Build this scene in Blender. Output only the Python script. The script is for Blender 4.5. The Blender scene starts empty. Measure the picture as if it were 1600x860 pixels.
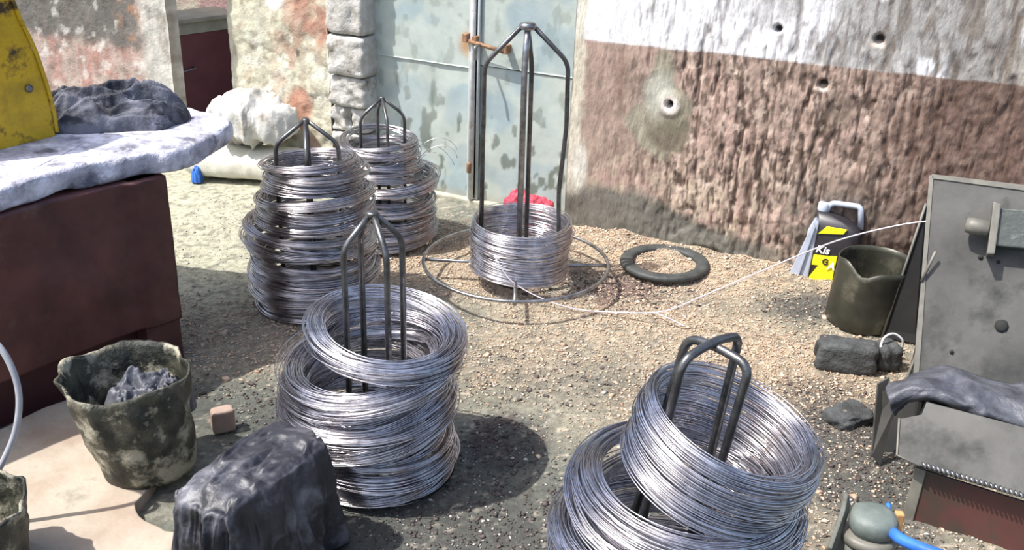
import bpy, bmesh, math, random
import numpy as np
from mathutils import Vector, Matrix

random.seed(7)
RNG = np.random.default_rng(7)
sc = bpy.context.scene
COL = sc.collection

# ------------------------------------------------------------------ camera
FPX = 1576.0
CAM_H = 1.6
PITCH = math.radians(24.5)
ROLL = math.radians(2.0)
fwd = np.array([0, math.cos(PITCH), -math.sin(PITCH)])
up0 = np.array([0, math.sin(PITCH), math.cos(PITCH)])
r0 = np.array([1.0, 0, 0])
right = math.cos(ROLL) * r0 + math.sin(ROLL) * up0
up = -math.sin(ROLL) * r0 + math.cos(ROLL) * up0
camd = bpy.data.cameras.new('camera')
cam = bpy.data.objects.new('camera', camd)
COL.objects.link(cam)
camd.sensor_width = 36.0
camd.lens = 36.0 * FPX / 1600.0
camd.clip_start = 0.05
cam.matrix_world = Matrix(((right[0], up[0], -fwd[0], 0), (right[1], up[1], -fwd[1], 0),
                           (right[2], up[2], -fwd[2], CAM_H), (0, 0, 0, 1)))
sc.camera = cam

# ------------------------------------------------------------------ sky, sun, exposure
world = bpy.data.worlds.new('sky')
sc.world = world
world.use_nodes = True
wn = world.node_tree
wn.nodes.clear()
wo = wn.nodes.new('ShaderNodeOutputWorld')
wb = wn.nodes.new('ShaderNodeBackground')
ws = wn.nodes.new('ShaderNodeTexSky')
ws.sky_type = 'NISHITA'
ws.sun_disc = False
ws.sun_elevation = math.radians(60)
ws.sun_rotation = math.radians(250)
ws.air_density = 1.0
ws.dust_density = 3.0
wb.inputs['Strength'].default_value = 0.20
wn.links.new(ws.outputs[0], wb.inputs['Color'])
wn.links.new(wb.outputs[0], wo.inputs['Surface'])
sund = bpy.data.lights.new('sun', 'SUN')
sund.energy = 5.0
sund.angle = math.radians(0.7)
sund.color = (1.0, 0.97, 0.93)
suno = bpy.data.objects.new('sun', sund)
COL.objects.link(suno)
suno.location = (-3, 0, 5)
suno.rotation_euler = Vector((0.55, 0.17, -1.0)).to_track_quat('-Z', 'Y').to_euler()
sc.view_settings.view_transform = 'Standard'
sc.view_settings.look = 'None'
sc.view_settings.gamma = 1.0
sc.view_settings.use_curve_mapping = False
sc.view_settings.exposure = 0.35


# ------------------------------------------------------------------ survey helpers (points measured from the viewpoint)
def ray(x, y):
    return fwd + right * ((x - 800) / FPX) + up * (-(y - 430) / FPX)


def G(x, y, z=0.0):
    d = ray(x, y)
    return np.array([0, 0, CAM_H]) + d * ((z - CAM_H) / d[2])


def AT(x, y, Y):
    d = ray(x, y)
    return np.array([0, 0, CAM_H]) + d * (Y / d[1])


def ONP(x, y, P, n):
    d = ray(x, y)
    c = np.array([0, 0, CAM_H])
    return c + d * (((np.array(P) - c) @ np.array(n)) / (d @ np.array(n)))


W0 = np.array([.249, 4.051, 0])       # corner where the door meets the right-hand wall
U = np.array([.902, -.432, 0])        # along the wall
NW = np.array([-.432, -.902, 0])      # out of the wall towards the yard
Z = np.array([0, 0, 1.0])


def WP(s, z, off=0.0):
    return W0 + U * s + NW * off + Z * z


# ------------------------------------------------------------------ noise
def _hash(ix, iy, seed):
    h = (ix.astype(np.int64) * 374761393 + iy.astype(np.int64) * 668265263 + seed * 1442695041) & 0xffffffff
    h = ((h ^ (h >> 13)) * 1274126177) & 0xffffffff
    h = h ^ (h >> 16)
    return (h & 0xffff) / 65535.0


def vnoise(x, y, seed=0):
    x = np.asarray(x, float); y = np.asarray(y, float)
    ix = np.floor(x); iy = np.floor(y)
    fx = x - ix; fy = y - iy
    fx = fx * fx * (3 - 2 * fx); fy = fy * fy * (3 - 2 * fy)
    a = _hash(ix, iy, seed); b = _hash(ix + 1, iy, seed)
    c = _hash(ix, iy + 1, seed); d = _hash(ix + 1, iy + 1, seed)
    return (a * (1 - fx) + b * fx) * (1 - fy) + (c * (1 - fx) + d * fx) * fy


def fbm(x, y, seed=0, octv=4):
    s = 0; a = .5; t = 0
    for k in range(octv):
        s = s + a * vnoise(x * 2 ** k, y * 2 ** k, seed + k * 17); t += a; a *= .5
    return s / t


def ridge(x, y, seed=0, octv=3):
    s = 0; a = .5; t = 0
    for k in range(octv):
        s = s + a * (1 - np.abs(2 * vnoise(x * 2 ** k, y * 2 ** k, seed + k * 13) - 1)); t += a; a *= .5
    return s / t


def sst(a, b, x):
    t = np.clip((x - a) / (b - a), 0, 1)
    return t * t * (3 - 2 * t)


def blob(x, y, cx, cy, rx, ry, soft=.5):
    d = np.sqrt(((x - cx) / rx) ** 2 + ((y - cy) / ry) ** 2)
    return 1 - sst(1 - soft, 1 + soft, d)


def lerp3(c, col, m):
    return c * (1 - m[..., None]) + np.array(col) * m[..., None]


# ------------------------------------------------------------------ materials
def pmat(name, c1, c2=None, scale=20, rough=.7, metal=0.0, bump=.0, bscale=None, stretch=(1, 1, 1), attr=False,
         thr=(.35, .65), c3=None, s3=6, t3=(.55, .62), rough2=None, spec=.5, sheen=0):
    m = bpy.data.materials.new(name)
    m.use_nodes = True
    nt = m.node_tree
    b = nt.nodes['Principled BSDF']
    b.inputs['Roughness'].default_value = rough
    b.inputs['Metallic'].default_value = metal
    b.inputs['Specular IOR Level'].default_value = spec
    if sheen:
        b.inputs['Sheen Weight'].default_value = sheen
    tc = nt.nodes.new('ShaderNodeTexCoord')
    mp = nt.nodes.new('ShaderNodeMapping')
    mp.inputs['Scale'].default_value = stretch
    nt.links.new(tc.outputs['Object'], mp.inputs['Vector'])

    def noise(sc_, det=6, ro=.6):
        n = nt.nodes.new('ShaderNodeTexNoise')
        n.inputs['Scale'].default_value = sc_
        n.inputs['Detail'].default_value = det
        n.inputs['Roughness'].default_value = ro
        nt.links.new(mp.outputs[0], n.inputs['Vector'])
        return n

    def rng(src, a, b_):
        r = nt.nodes.new('ShaderNodeMapRange')
        r.inputs['From Min'].default_value = a
        r.inputs['From Max'].default_value = b_
        nt.links.new(src, r.inputs['Value'])
        return r.outputs[0]

    def mix(f, a, b_, mode='MIX'):
        x = nt.nodes.new('ShaderNodeMix')
        x.data_type = 'RGBA'
        x.blend_type = mode
        if isinstance(f, float):
            x.inputs[0].default_value = f
        else:
            nt.links.new(f, x.inputs[0])
        for i, v in ((6, a), (7, b_)):
            if isinstance(v, tuple):
                x.inputs[i].default_value = (*v, 1)
            else:
                nt.links.new(v, x.inputs[i])
        return x.outputs[2]
    n1 = noise(scale)
    f = rng(n1.outputs['Fac'], *thr)
    if attr:
        at = nt.nodes.new('ShaderNodeAttribute')
        at.attribute_name = 'Col'
        v = mix(f, c1, c2 or (1, 1, 1))
        c = mix(1.0, at.outputs['Color'], v, 'MULTIPLY')
    else:
        c = mix(f, c1, c2 or c1)
    if c3:
        n3 = noise(s3, 8, .65)
        c = mix(rng(n3.outputs['Fac'], *t3), c, c3)
    nt.links.new(c, b.inputs['Base Color'])
    if rough2 is not None:
        nr = noise(scale * .7)
        rr = nt.nodes.new('ShaderNodeMapRange')
        rr.inputs['From Min'].default_value = .35
        rr.inputs['From Max'].default_value = .65
        rr.inputs['To Min'].default_value = rough
        rr.inputs['To Max'].default_value = rough2
        nt.links.new(nr.outputs['Fac'], rr.inputs['Value'])
        nt.links.new(rr.outputs[0], b.inputs['Roughness'])
    if bump:
        nb = noise(bscale or scale * 2, 5, .6)
        bp = nt.nodes.new('ShaderNodeBump')
        bp.inputs['Strength'].default_value = bump
        bp.inputs['Distance'].default_value = .01
        nt.links.new(nb.outputs['Fac'], bp.inputs['Height'])
        nt.links.new(bp.outputs[0], b.inputs['Normal'])
    return m


M = {}
M['ground'] = pmat('packed_earth', (.62, .62, .62), (1.25, 1.25, 1.25), 60, .85, bump=.5, bscale=150, attr=True, thr=(.3, .7))
M['wall'] = pmat('worn_paint', (.72, .72, .72), (1.15, 1.15, 1.15), 40, .85, bump=.5, bscale=90, stretch=(1, 1, .35), attr=True, thr=(.3, .7))
M['plaster'] = pmat('old_plaster', (.8, .8, .8), (1.12, 1.12, 1.12), 18, .9, bump=.5, bscale=60, attr=True)
M['door'] = pmat('door_paint', (.88, .9, .9), (1.08, 1.08, 1.08), 9, .55, bump=.15, bscale=30, attr=True)
M['stone'] = pmat('cut_stone', (.38, .36, .32), (.60, .58, .54), 14, .9, bump=.8, bscale=35, c3=(.20, .175, .14), s3=12, t3=(.54, .68))
M['steel_dark'] = pmat('dark_steel', (.10, .10, .10), (.20, .20, .20), 30, .38, .85, bump=.15, bscale=120)
M['steel_worn'] = pmat('worn_steel', (.22, .22, .22), (.42, .42, .43), 40, .33, .9, bump=.1, bscale=100)
M['wire'] = pmat('galvanised_wire', (.56, .54, .57), (.88, .86, .89), 30, .24, 1.0)
M['wire_b'] = pmat('dull_wire', (.42, .39, .41), (.74, .71, .73), 22, .28, 1.0, c3=(.27, .20, .17), s3=5, t3=(.58, .72))
M['concrete'] = pmat('slab_concrete', (.14, .14, .17), (.46, .45, .52), 13, .75, bump=.9, bscale=45, c3=(.80, .79, .88), s3=9, t3=(.44, .60), thr=(.38,.58))
M['red'] = pmat('dull_red_paint', (.055, .017, .016), (.115, .038, .033), 6, .5, bump=.25, bscale=22, c3=(.15, .085, .07), s3=4, t3=(.58, .72))
M['red_dark'] = pmat('plinth_dark_red', (.045, .012, .014), (.075, .02, .022), 5, .6, bump=.1)  # darker red for the recessed plinth
M['cabinet'] = pmat('maroon_panel', (.15, .045, .05), (.20, .065, .07), 5, .5, bump=.1)
M['frame_wood'] = pmat('weathered_frame', (.36, .34, .26), (.48, .46, .36), 12, .8, bump=.3, bscale=40)
M['sack'] = pmat('woven_sack', (.60, .58, .48), (.78, .76, .66), 10, .8, bump=.5, bscale=220, stretch=(1, 1, 1))
M['sack_white'] = pmat('white_sack', (.48, .47, .43), (.70, .69, .65), 7, .7, bump=.4, bscale=60, c3=(.33, .29, .24), s3=7, t3=(.52, .66))
M['cloth'] = pmat('grey_cloth', (.022, .024, .034), (.15, .155, .19), 9, .75, bump=.4, bscale=90, c3=(.30, .30, .36), s3=12, t3=(.58, .70), thr=(.42, .58))  # dark and pale mottling painted in for shaded folds and lit tops
M['black_bag'] = pmat('black_sheet', (.014, .014, .018), (.045, .045, .055), 10, .45, bump=.25, bscale=60, c3=(.16, .16, .18), s3=6, t3=(.48, .62))
M['grey_rag'] = pmat('oily_rag', (.04, .043, .052), (.11, .115, .135), 14, .45, bump=.4, bscale=60)
M['yellow'] = pmat('worn_yellow', (.42, .27, .01), (.80, .50, .012), 9, .45, bump=.35, bscale=30, c3=(.06, .035, .015), s3=9, t3=(.51, .60))
M['bucket'] = pmat('grimy_bucket', (.016, .018, .013), (.075, .073, .05), 16, .55, bump=.8, bscale=40, c3=(.36, .335, .25), s3=14, t3=(.50, .60), thr=(.4, .6))
M['bucket_rim'] = pmat('pale_bucket_plastic', (.16, .15, .11), (.40, .38, .31), 14, .5, bump=.4, bscale=40, c3=(.05, .05, .035), s3=9, t3=(.55, .65))
M['hose'] = pmat('pale_hose', (.30, .31, .33), (.42, .43, .45), 12, .45)
M['rubber'] = pmat('black_rubber', (.035, .038, .036), (.07, .074, .07), 20, .6, bump=.3, bscale=60, c3=(.18, .16, .13), s3=12, t3=(.6, .75))
M['machine'] = pmat('oily_grey_steel', (.046, .045, .040), (.095, .092, .083), 5, .5, .0, bump=.12, bscale=18, c3=(.022, .024, .020), s3=7, t3=(.50, .66), rough2=.7)
M['machine_edge'] = pmat('rubbed_edge', (.12, .116, .096), (.19, .18, .15), 20, .5, .0)
M['machine_green'] = pmat('dark_green_casting', (.035, .043, .038), (.07, .082, .073), 8, .45, bump=.3, bscale=30, c3=(.20, .21, .20), s3=12, t3=(.62, .72))
M['machine_red'] = pmat('oily_red_panel', (.075, .028, .024), (.10, .036, .03), 5, .45, bump=.1, c3=(.035, .036, .026), s3=4, t3=(.48, .6))
M['black_void'] = pmat('shade_black', (.008, .008, .008), (.018, .018, .016), 8, .8)  # near-black painted in for shade in gaps and hollows; also bolt heads
M['tin'] = pmat('olive_tin', (.034, .034, .025), (.065, .065, .048), 8, .42, .3, bump=.15, bscale=25, c3=(.16, .15, .11), s3=9, t3=(.54, .70))
M['jug_grey'] = pmat('clear_grey_plastic', (.38, .42, .50), (.52, .57, .66), 14, .35, bump=.2)
M['jug_dark'] = pmat('dark_label', (.02, .018, .022), (.04, .035, .04), 14, .4)
M['label_yellow'] = pmat('yellow_label', (.80, .70, .01), (.90, .80, .02), 8, .4)
M['label_white'] = pmat('white_print', (.85, .85, .85), (.9, .9, .9), 8, .4)
M['rock'] = pmat('oily_stone', (.035, .037, .037), (.085, .09, .09), 18, .8, bump=1.0, bscale=40, c3=(.22, .19, .15), s3=30, t3=(.64, .7))
M['red_bag'] = pmat('red_mesh_bag', (.42, .03, .06), (.68, .10, .14), 60, .6, bump=.6, bscale=90)
M['blue'] = pmat('blue_plastic', (.02, .10, .40), (.05, .20, .66), 10, .45, bump=.2)
M['pot'] = pmat('grey_green_cast', (.10, .125, .11), (.17, .195, .18), 14, .55, bump=.3, bscale=30)
M['pot_dark'] = pmat('mud_green_cast', (.06, .065, .05), (.14, .145, .12), 14, .6, bump=.5, bscale=30)
M['white_cord'] = pmat('white_cord', (.62, .60, .62), (.8, .78, .8), 10, .5)
M['bright_wire'] = pmat('bright_wire', (.82, .74, .84), (.92, .86, .95), 10, .35, .5)
M['chip'] = pmat('wood_chips', (.36, .24, .16), (.74, .58, .43), 45, .85)
M['chip_grey'] = pmat('grey_grit', (.20, .19, .17), (.62, .58, .52), 45, .85)
M['chip_dark'] = pmat('dark_grit', (.05, .04, .036), (.13, .10, .09), 45, .8)
M['peach'] = pmat('peach_brick', (.33, .235, .19), (.42, .31, .25), 12, .85, bump=.3)
M['orange'] = pmat('orange_wood', (.52, .27, .10), (.62, .36, .16), 12, .7)
M['rust'] = pmat('rusty_steel', (.20, .10, .05), (.36, .22, .13), 30, .7, .3, bump=.4)
M['pipe_pale'] = pmat('pale_pipe', (.50, .50, .48), (.72, .72, .70), 22, .5, c3=(.30, .20, .12), s3=14, t3=(.60, .68))


# ------------------------------------------------------------------ object helpers
def tag(o, label=None, cat=None, group=None, kind=None):
    if label: o['label'] = label
    if cat: o['category'] = cat
    if group: o['group'] = group
    if kind: o['kind'] = kind
    return o


def empty(name, loc, label, cat, group=None):
    o = bpy.data.objects.new(name, None)
    o.empty_display_size = .05
    COL.objects.link(o)
    o.location = Vector([float(v) for v in loc])
    return tag(o, label, cat, group)


def link(name, me, mat, parent=None, smooth=True, auto=None):
    if mat:
        me.materials.append(mat)
    if smooth:
        me.shade_smooth() if hasattr(me, 'shade_smooth') else None
    o = bpy.data.objects.new(name, me)
    COL.objects.link(o)
    if parent is not None:
        o.parent = parent
        loc = Vector((0, 0, 0)); p = parent
        while p is not None:
            loc += p.location; p = p.parent
        me.transform(Matrix.Translation(-loc))
    return o


def nmesh(name, V, F4, mat, parent=None, smooth=True, col=None, tri=False, sharp=None):
    """mesh from numpy vertices and same-size faces (fast path)"""
    V = np.asarray(V, dtype=np.float32); F4 = np.asarray(F4, dtype=np.int32)
    k = F4.shape[1]
    me = bpy.data.meshes.new(name)
    me.vertices.add(len(V)); me.vertices.foreach_set('co', V.ravel())
    me.loops.add(F4.size); me.loops.foreach_set('vertex_index', F4.ravel())
    me.polygons.add(len(F4))
    me.polygons.foreach_set('loop_start', np.arange(0, F4.size, k, dtype=np.int32))
    me.polygons.foreach_set('loop_total', np.full(len(F4), k, dtype=np.int32))
    if col is not None:
        a = me.color_attributes.new('Col', 'FLOAT_COLOR', 'POINT')
        c = np.ones((len(V), 4), dtype=np.float32); c[:, :3] = col.reshape(-1, 3)
        a.data.foreach_set('color', c.ravel())
    me.update(calc_edges=True)
    if smooth:
        me.polygons.foreach_set('use_smooth', np.ones(len(F4), dtype=bool))
    return link(name, me, mat, parent, smooth=False)


def pmesh(name, V, F, mat, parent=None, smooth=False, bevel=0.0, seg=2):
    me = bpy.data.meshes.new(name)
    me.from_pydata([tuple(map(float, v)) for v in V], [], F)
    bm = bmesh.new(); bm.from_mesh(me)
    bmesh.ops.recalc_face_normals(bm, faces=bm.faces)
    if bevel:
        bmesh.ops.bevel(bm, geom=[e for e in bm.edges], offset=bevel, segments=seg, affect='EDGES', profile=.6)
    if smooth:
        for f in bm.faces: f.smooth = True
    bm.to_mesh(me); bm.free()
    return link(name, me, mat, parent, smooth=False)


def grid_faces(nu, nv, wrapu=False):
    a = []
    iu = np.arange(nu if wrapu else nu - 1); iv = np.arange(nv - 1)
    I, J = np.meshgrid(iu, iv, indexing='ij')
    I2 = (I + 1) % nu
    return np.stack([I * nv + J, I2 * nv + J, I2 * nv + J + 1, I * nv + J + 1], -1).reshape(-1, 4)


def slab(name, top, thick, mat, parent=None, bevel=.002, direction=None, seg=2, smooth=False):
    """prism: polygon 'top' pushed back by thick along -normal (or 'direction')"""
    top = [np.array(p, float) for p in top]
    n = np.zeros(3)
    for i in range(len(top)):
        n += np.cross(top[i], top[(i + 1) % len(top)])
    n /= np.linalg.norm(n)
    if direction is not None:
        d = np.array(direction, float) * thick
    else:
        if n @ (np.array([0, 0, CAM_H]) - top[0]) < 0: n = -n
        d = -n * thick
    k = len(top)
    V = top + [p + d for p in top]
    F = [list(range(k)), list(range(2 * k - 1, k - 1, -1))] + [[i, (i + 1) % k, k + (i + 1) % k, k + i] for i in range(k)]
    return pmesh(name, V, F, mat, parent, bevel=bevel, seg=seg, smooth=smooth)


def box(name, c, ax, ay, az, mat, parent=None, bevel=.003, seg=2):
    """c centre; ax, ay, az half-extent vectors"""
    c, ax, ay, az = [np.array(v, float) for v in (c, ax, ay, az)]
    V = [c + sx * ax + sy * ay + sz * az for sx in (-1, 1) for sy in (-1, 1) for sz in (-1, 1)]
    F = [[0, 1, 3, 2], [4, 6, 7, 5], [0, 4, 5, 1], [2, 3, 7, 6], [0, 2, 6, 4], [1, 5, 7, 3]]
    return pmesh(name, V, F, mat, parent, bevel=bevel, seg=seg)


def wbox(name, s0, s1, z0, z1, o0, o1, mat, parent=None, bevel=.003):
    return box(name, WP((s0 + s1) / 2, (z0 + z1) / 2, (o0 + o1) / 2), U * (s1 - s0) / 2, NW * (o1 - o0) / 2,
               Z * (z1 - z0) / 2, mat, parent, bevel)


def catmull(P, n=8, closed=False):
    P = [np.array(p, float) for p in P]
    out = []
    m = len(P)
    rngi = range(m) if closed else range(m - 1)
    for i in rngi:
        if closed:
            a, b, c, d = P[(i - 1) % m], P[i], P[(i + 1) % m], P[(i + 2) % m]
        else:
            a = P[max(i - 1, 0)]; b = P[i]; c = P[i + 1]; d = P[min(i + 2, m - 1)]
        for k in range(n):
            t = k / n
            out.append(.5 * ((2 * b) + (-a + c) * t + (2 * a - 5 * b + 4 * c - d) * t * t + (-a + 3 * b - 3 * c + d) * t ** 3))
    if not closed: out.append(P[-1])
    return out


def fillet(P, r=.02, n=5):
    P = [np.array(p, float) for p in P]
    out = [P[0]]
    for i in range(1, len(P) - 1):
        a = P[i - 1] - P[i]; b = P[i + 1] - P[i]
        la, lb = np.linalg.norm(a), np.linalg.norm(b)
        rr = min(r, la * .45, lb * .45)
        p0 = P[i] + a / la * rr; p1 = P[i] + b / lb * rr
        for k in range(n + 1):
            t = k / n
            out.append((1 - t) ** 2 * p0 + 2 * t * (1 - t) * P[i] + t * t * p1)
    out.append(P[-1])
    return out


def tube_arr(path, rad, sides=8, closed=False, base=0, cap=True):
    P = np.array(path, float); n = len(P)
    if closed:
        T = np.roll(P, -1, 0) - np.roll(P, 1, 0)
    else:
        T = np.gradient(P, axis=0)
    T /= np.linalg.norm(T, axis=1)[:, None] + 1e-12
    nrm = np.cross(T[0], [0, 0, 1.0])
    if np.linalg.norm(nrm) < .1: nrm = np.cross(T[0], [1.0, 0, 0])
    nrm /= np.linalg.norm(nrm)
    Ns = []
    for i in range(n):
        nrm = nrm - T[i] * (nrm @ T[i]); nrm /= np.linalg.norm(nrm)
        Ns.append(nrm.copy())
    Ns = np.array(Ns); B = np.cross(T, Ns)
    rad = np.broadcast_to(np.asarray(rad, float), (n,))
    a = np.arange(sides) / sides * 2 * math.pi
    V = P[:, None] + rad[:, None, None] * (np.cos(a)[None, :, None] * Ns[:, None] + np.sin(a)[None, :, None] * B[:, None])
    V = V.reshape(-1, 3)
    F = []
    m = n if closed else n - 1
    for i in range(m):
        for j in range(sides):
            i2 = (i + 1) % n; j2 = (j + 1) % sides
            F.append([base + i * sides + j, base + i * sides + j2, base + i2 * sides + j2, base + i2 * sides + j])
    return V, F


def tube(name, path, rad, mat, parent=None, sides=8, closed=False):
    V, F = tube_arr(path, rad, sides, closed)
    V = list(V); F = list(F)
    if not closed:
        F.append([i for i in range(sides)][::-1])
        n = len(V)
        F.append([n - sides + i for i in range(sides)])
    return pmesh(name, V, F, mat, parent, smooth=True)


def tubes(name, paths, rad, mat, parent=None, sides=6):
    V = []; F = []
    for p in paths:
        v, f = tube_arr(p, rad, sides, False, base=len(V))
        b = len(V)
        V += list(v); F += f
        F.append([b + i for i in range(sides)][::-1]); F.append([len(V) - sides + i for i in range(sides)])
    return pmesh(name, V, F, mat, parent, smooth=True)


def ringpts(c, r, n=64, ax=(1, 0, 0), ay=(0, 1, 0)):
    c = np.array(c, float)
    return [c + r * (math.cos(a) * np.array(ax, float) + math.sin(a) * np.array(ay, float)) for a in np.arange(n) / n * 2 * math.pi]


def lathe(name, prof, c, mat, parent=None, n=32, axis=(0, 0, 1), wob=0.0, seed=1, closed_prof=True, xs=1.0, ys=1.0, xd=(1, 0, 0)):
    """profile [(r, h)] spun round axis at c; open shells closed through the profile itself"""
    ax = np.array(axis, float); ax /= np.linalg.norm(ax)
    e1 = np.array(xd, float); e1 -= ax * (e1 @ ax); e1 /= np.linalg.norm(e1)
    e2 = np.cross(ax, e1)
    th = np.arange(n) / n * 2 * math.pi
    V = []
    for k, (r, h) in enumerate(prof):
        w = 1 + wob * (fbm(np.cos(th) * 1.6 + 5 + h * 4, np.sin(th) * 1.6 + h * 6 + seed, seed, 3) - .5) * 2
        V += [np.array(c) + r * w[i] * (math.cos(a) * e1 * xs + math.sin(a) * e2 * ys) + h * ax for i, a in enumerate(th)]
    F = []
    m = len(prof)
    for k in range(m - 1):
        for i in range(n):
            j = (i + 1) % n
            F.append([k * n + i, k * n + j, (k + 1) * n + j, (k + 1) * n + i])
    F.append([i for i in range(n)]); F.append([(m - 1) * n + i for i in range(n)][::-1])
    return pmesh(name, V, F, mat, parent, smooth=True)


# ------------------------------------------------------------------ ground
def floor_height(x, y):
    h = (fbm(x * 3, y * 3, 3, 4) - .5) * .018 + (fbm(x * 28, y * 28, 5, 3) - .5) * .007
    # swept sawdust banked against the wall
    dw = (np.stack([x, y], -1) - W0[:2]) @ NW[:2]
    s = (np.stack([x, y], -1) - W0[:2]) @ U[:2]
    bank = np.exp(-((dw - .10) / .17) ** 2) * sst(-.1, .2, s) * (1 - sst(1.2, 1.6, s))
    h = h + bank * (.018 + .034 * fbm(x * 13, y * 13, 9, 4))
    return h - .006


def saw_mask(x, y):
    dw = (np.stack([x, y], -1) - W0[:2]) @ NW[:2]
    s = (np.stack([x, y], -1) - W0[:2]) @ U[:2]
    n = fbm(x * 4, y * 4, 21, 4)
    m = np.exp(-((dw - .12) / .32) ** 2) * sst(-.25, .15, s)
    m = np.maximum(m, blob(x, y, .85, 2.75, .55, .6, .7) * .75)
    m = np.maximum(m, blob(x, y, .45, 3.15, .5, .35, .7) * .65)
    m = np.maximum(m, blob(x, y, -.85, 2.95, .45, .22, .8) * .55)
    m = np.maximum(m, blob(x, y, -.2, 3.6, .35, .35, .7) * .7)
    m = np.maximum(m, blob(x, y, -.1, 2.9, .5, .25, .7) * .5)
    m = np.maximum(m, blob(x, y, .9, 2.0, .3, .5, .8) * .4)
    return np.clip(m * (.35 + 1.3 * n), 0, 1)


def oil_shade_mask(x, y):  # oil and dirt stains together with painted floor shade
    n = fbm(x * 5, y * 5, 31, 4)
    m = blob(x, y, .0, 2.38, .12, .14, .6) * 1.0  # painted shade and wet soil right of the front centre stack
    m = np.maximum(m, blob(x, y, -.75, 2.5, .30, .16, .7) * .7)  # painted shade and dark soil left of the front centre stack
    m = np.maximum(m, blob(x, y, .1, 1.9, .75, .38, .6) * .75)  # painted shade mixed with dirt across the lower centre
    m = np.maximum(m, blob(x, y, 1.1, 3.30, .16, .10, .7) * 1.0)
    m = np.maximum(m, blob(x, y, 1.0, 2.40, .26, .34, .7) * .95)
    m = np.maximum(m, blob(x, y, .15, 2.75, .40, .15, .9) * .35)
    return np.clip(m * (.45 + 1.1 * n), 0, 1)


def build_floor():
    x = np.arange(-2.6, 2.4, .010); y = np.arange(1.15, 5.3, .010)
    X, Y = np.meshgrid(x, y, indexing='ij')
    Hh = floor_height(X, Y)
    s1 = saw_mask(X, Y); o1 = oil_shade_mask(X, Y)
    n1 = fbm(X * 6, Y * 6, 41, 5); n2 = fbm(X * 40, Y * 40, 43, 3)
    c = np.ones(X.shape + (3,)) * np.array([.225, .22, .17])
    c = lerp3(c, [.155, .165, .130], sst(.42, .60, n1))
    left = sst(-.55, -1.2, X) * sst(2.6, 3.3, Y)
    c = lerp3(c, [.42, .41, .30], left * .9 * sst(.35, .6, 1 - np.abs(n1 - .5)))
    c = lerp3(c, [.42, .32, .215], np.clip(s1 * (.3 + 1.2 * n2), 0, 1))
    c = lerp3(c, [.11, .10, .08], sst(.55, .68, fbm(X * 45, Y * 45, 57, 3)) * .55)
    red = blob(X, Y, .38, 3.42, .26, .16, .8) * sst(.35, .55, fbm(X * 12, Y * 12, 51, 3))  # reddish dark patch painted as the drum coil's cast shadow
    c = lerp3(c, [.13, .075, .065], red * .85)
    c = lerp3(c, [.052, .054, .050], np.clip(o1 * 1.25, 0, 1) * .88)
    red2 = blob(X, Y, .0, 2.42, .10, .10, .6) * sst(.4, .55, fbm(X * 16, Y * 16, 53, 3))
    c = lerp3(c, [.07, .035, .035], red2 * .6)
    spk = sst(.72, .80, fbm(X * 60, Y * 60, 55, 2))
    c = lerp3(c, [.55, .48, .38], spk * .55 * (1 - .5 * o1))
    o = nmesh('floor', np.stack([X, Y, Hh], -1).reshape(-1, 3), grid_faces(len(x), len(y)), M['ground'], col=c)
    tag(o, kind='structure')


build_floor()


# ------------------------------------------------------------------ walls
def wall_patch(name, s0, s1, z0, z1, off, step, hfun, cfun, mat, back=.18, dirs=None):
    """a rough wall face with thickness; hfun, cfun take (s,z)"""
    s = np.arange(s0, s1 + step * .5, step); z = np.arange(z0, z1 + step * .5, step)
    S, ZZ = np.meshgrid(s, z, indexing='ij')
    h = hfun(S, ZZ)
    V = W0 + U * S[..., None] + NW * (off + h)[..., None] + Z * ZZ[..., None]
    c = cfun(S, ZZ)
    ns, nz = S.shape
    V = V.reshape(-1, 3); F = grid_faces(ns, nz)
    # close with a back wall: border verts pushed back
    idx = [i * nz for i in range(ns)] + [(ns - 1) * nz + j for j in range(1, nz)] + \
          [i * nz + nz - 1 for i in range(ns - 2, -1, -1)] + [j for j in range(nz - 2, 0, -1)]
    idx = np.array(idx)
    VB = V[idx] - NW * 1.0 * ((V[idx] - W0) @ NW - off + back)[:, None]
    b0 = len(V)
    k = len(idx)
    FB = np.array([[idx[i], idx[(i + 1) % k], b0 + (i + 1) % k, b0 + i] for i in range(k)])
    cb = c.reshape(-1, 3)[idx]
    o = nmesh(name, np.vstack([V, VB]), np.vstack([F, FB]), mat, col=np.vstack([c.reshape(-1, 3), cb]))
    tag(o, kind='structure')
    return o


HOLES = [(.38, .588, .017, .045), (.76, .924, .016, .03), (1.113, .927, .020, .03), (.948, .745, .020, .035)]


def h_right(S, ZZ):
    wv = S + .03 * (ZZ - .4) + .012 * fbm(S * 6, ZZ * 5, 60, 2)
    streak = ridge(wv * 34, ZZ * 5.0, 61, 2)
    zone = sst(.05, .55, S) * (.35 + .65 * (1 - sst(.78, .95, ZZ))) + .12
    h = -sst(.72, .93, streak) * .007 * zone
    h += (fbm(S * 55, ZZ * 34, 63, 3) - .5) * .009 * (.25 + .75 * zone) * (1 - .6 * sst(.78, .84, ZZ))
    h += (fbm(S * 3, ZZ * 3, 65, 3) - .5) * .02
    # fallen render near the foot
    low = sst(.38, .05, ZZ + .12 * (fbm(S * 5, ZZ * 3, 67, 3) - .5)) * sst(.25, .6, S)
    h -= low * (.006 + .014 * sst(.5, .62, fbm(S * 12, ZZ * 8, 69, 3)))
    patch = blob(S, ZZ, .36, .56, .135, .16, .18)
    h = h * (1 - .8 * patch) - patch * .004
    rimp = blob(S, ZZ, .385, .588, .05, .05, .3)
    h += rimp * .008
    for (a, b, r, d) in HOLES:
        h -= d * (1 - sst(.6, 1.15, np.sqrt((S - a) ** 2 + (ZZ - b) ** 2) / r))
    return h


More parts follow.
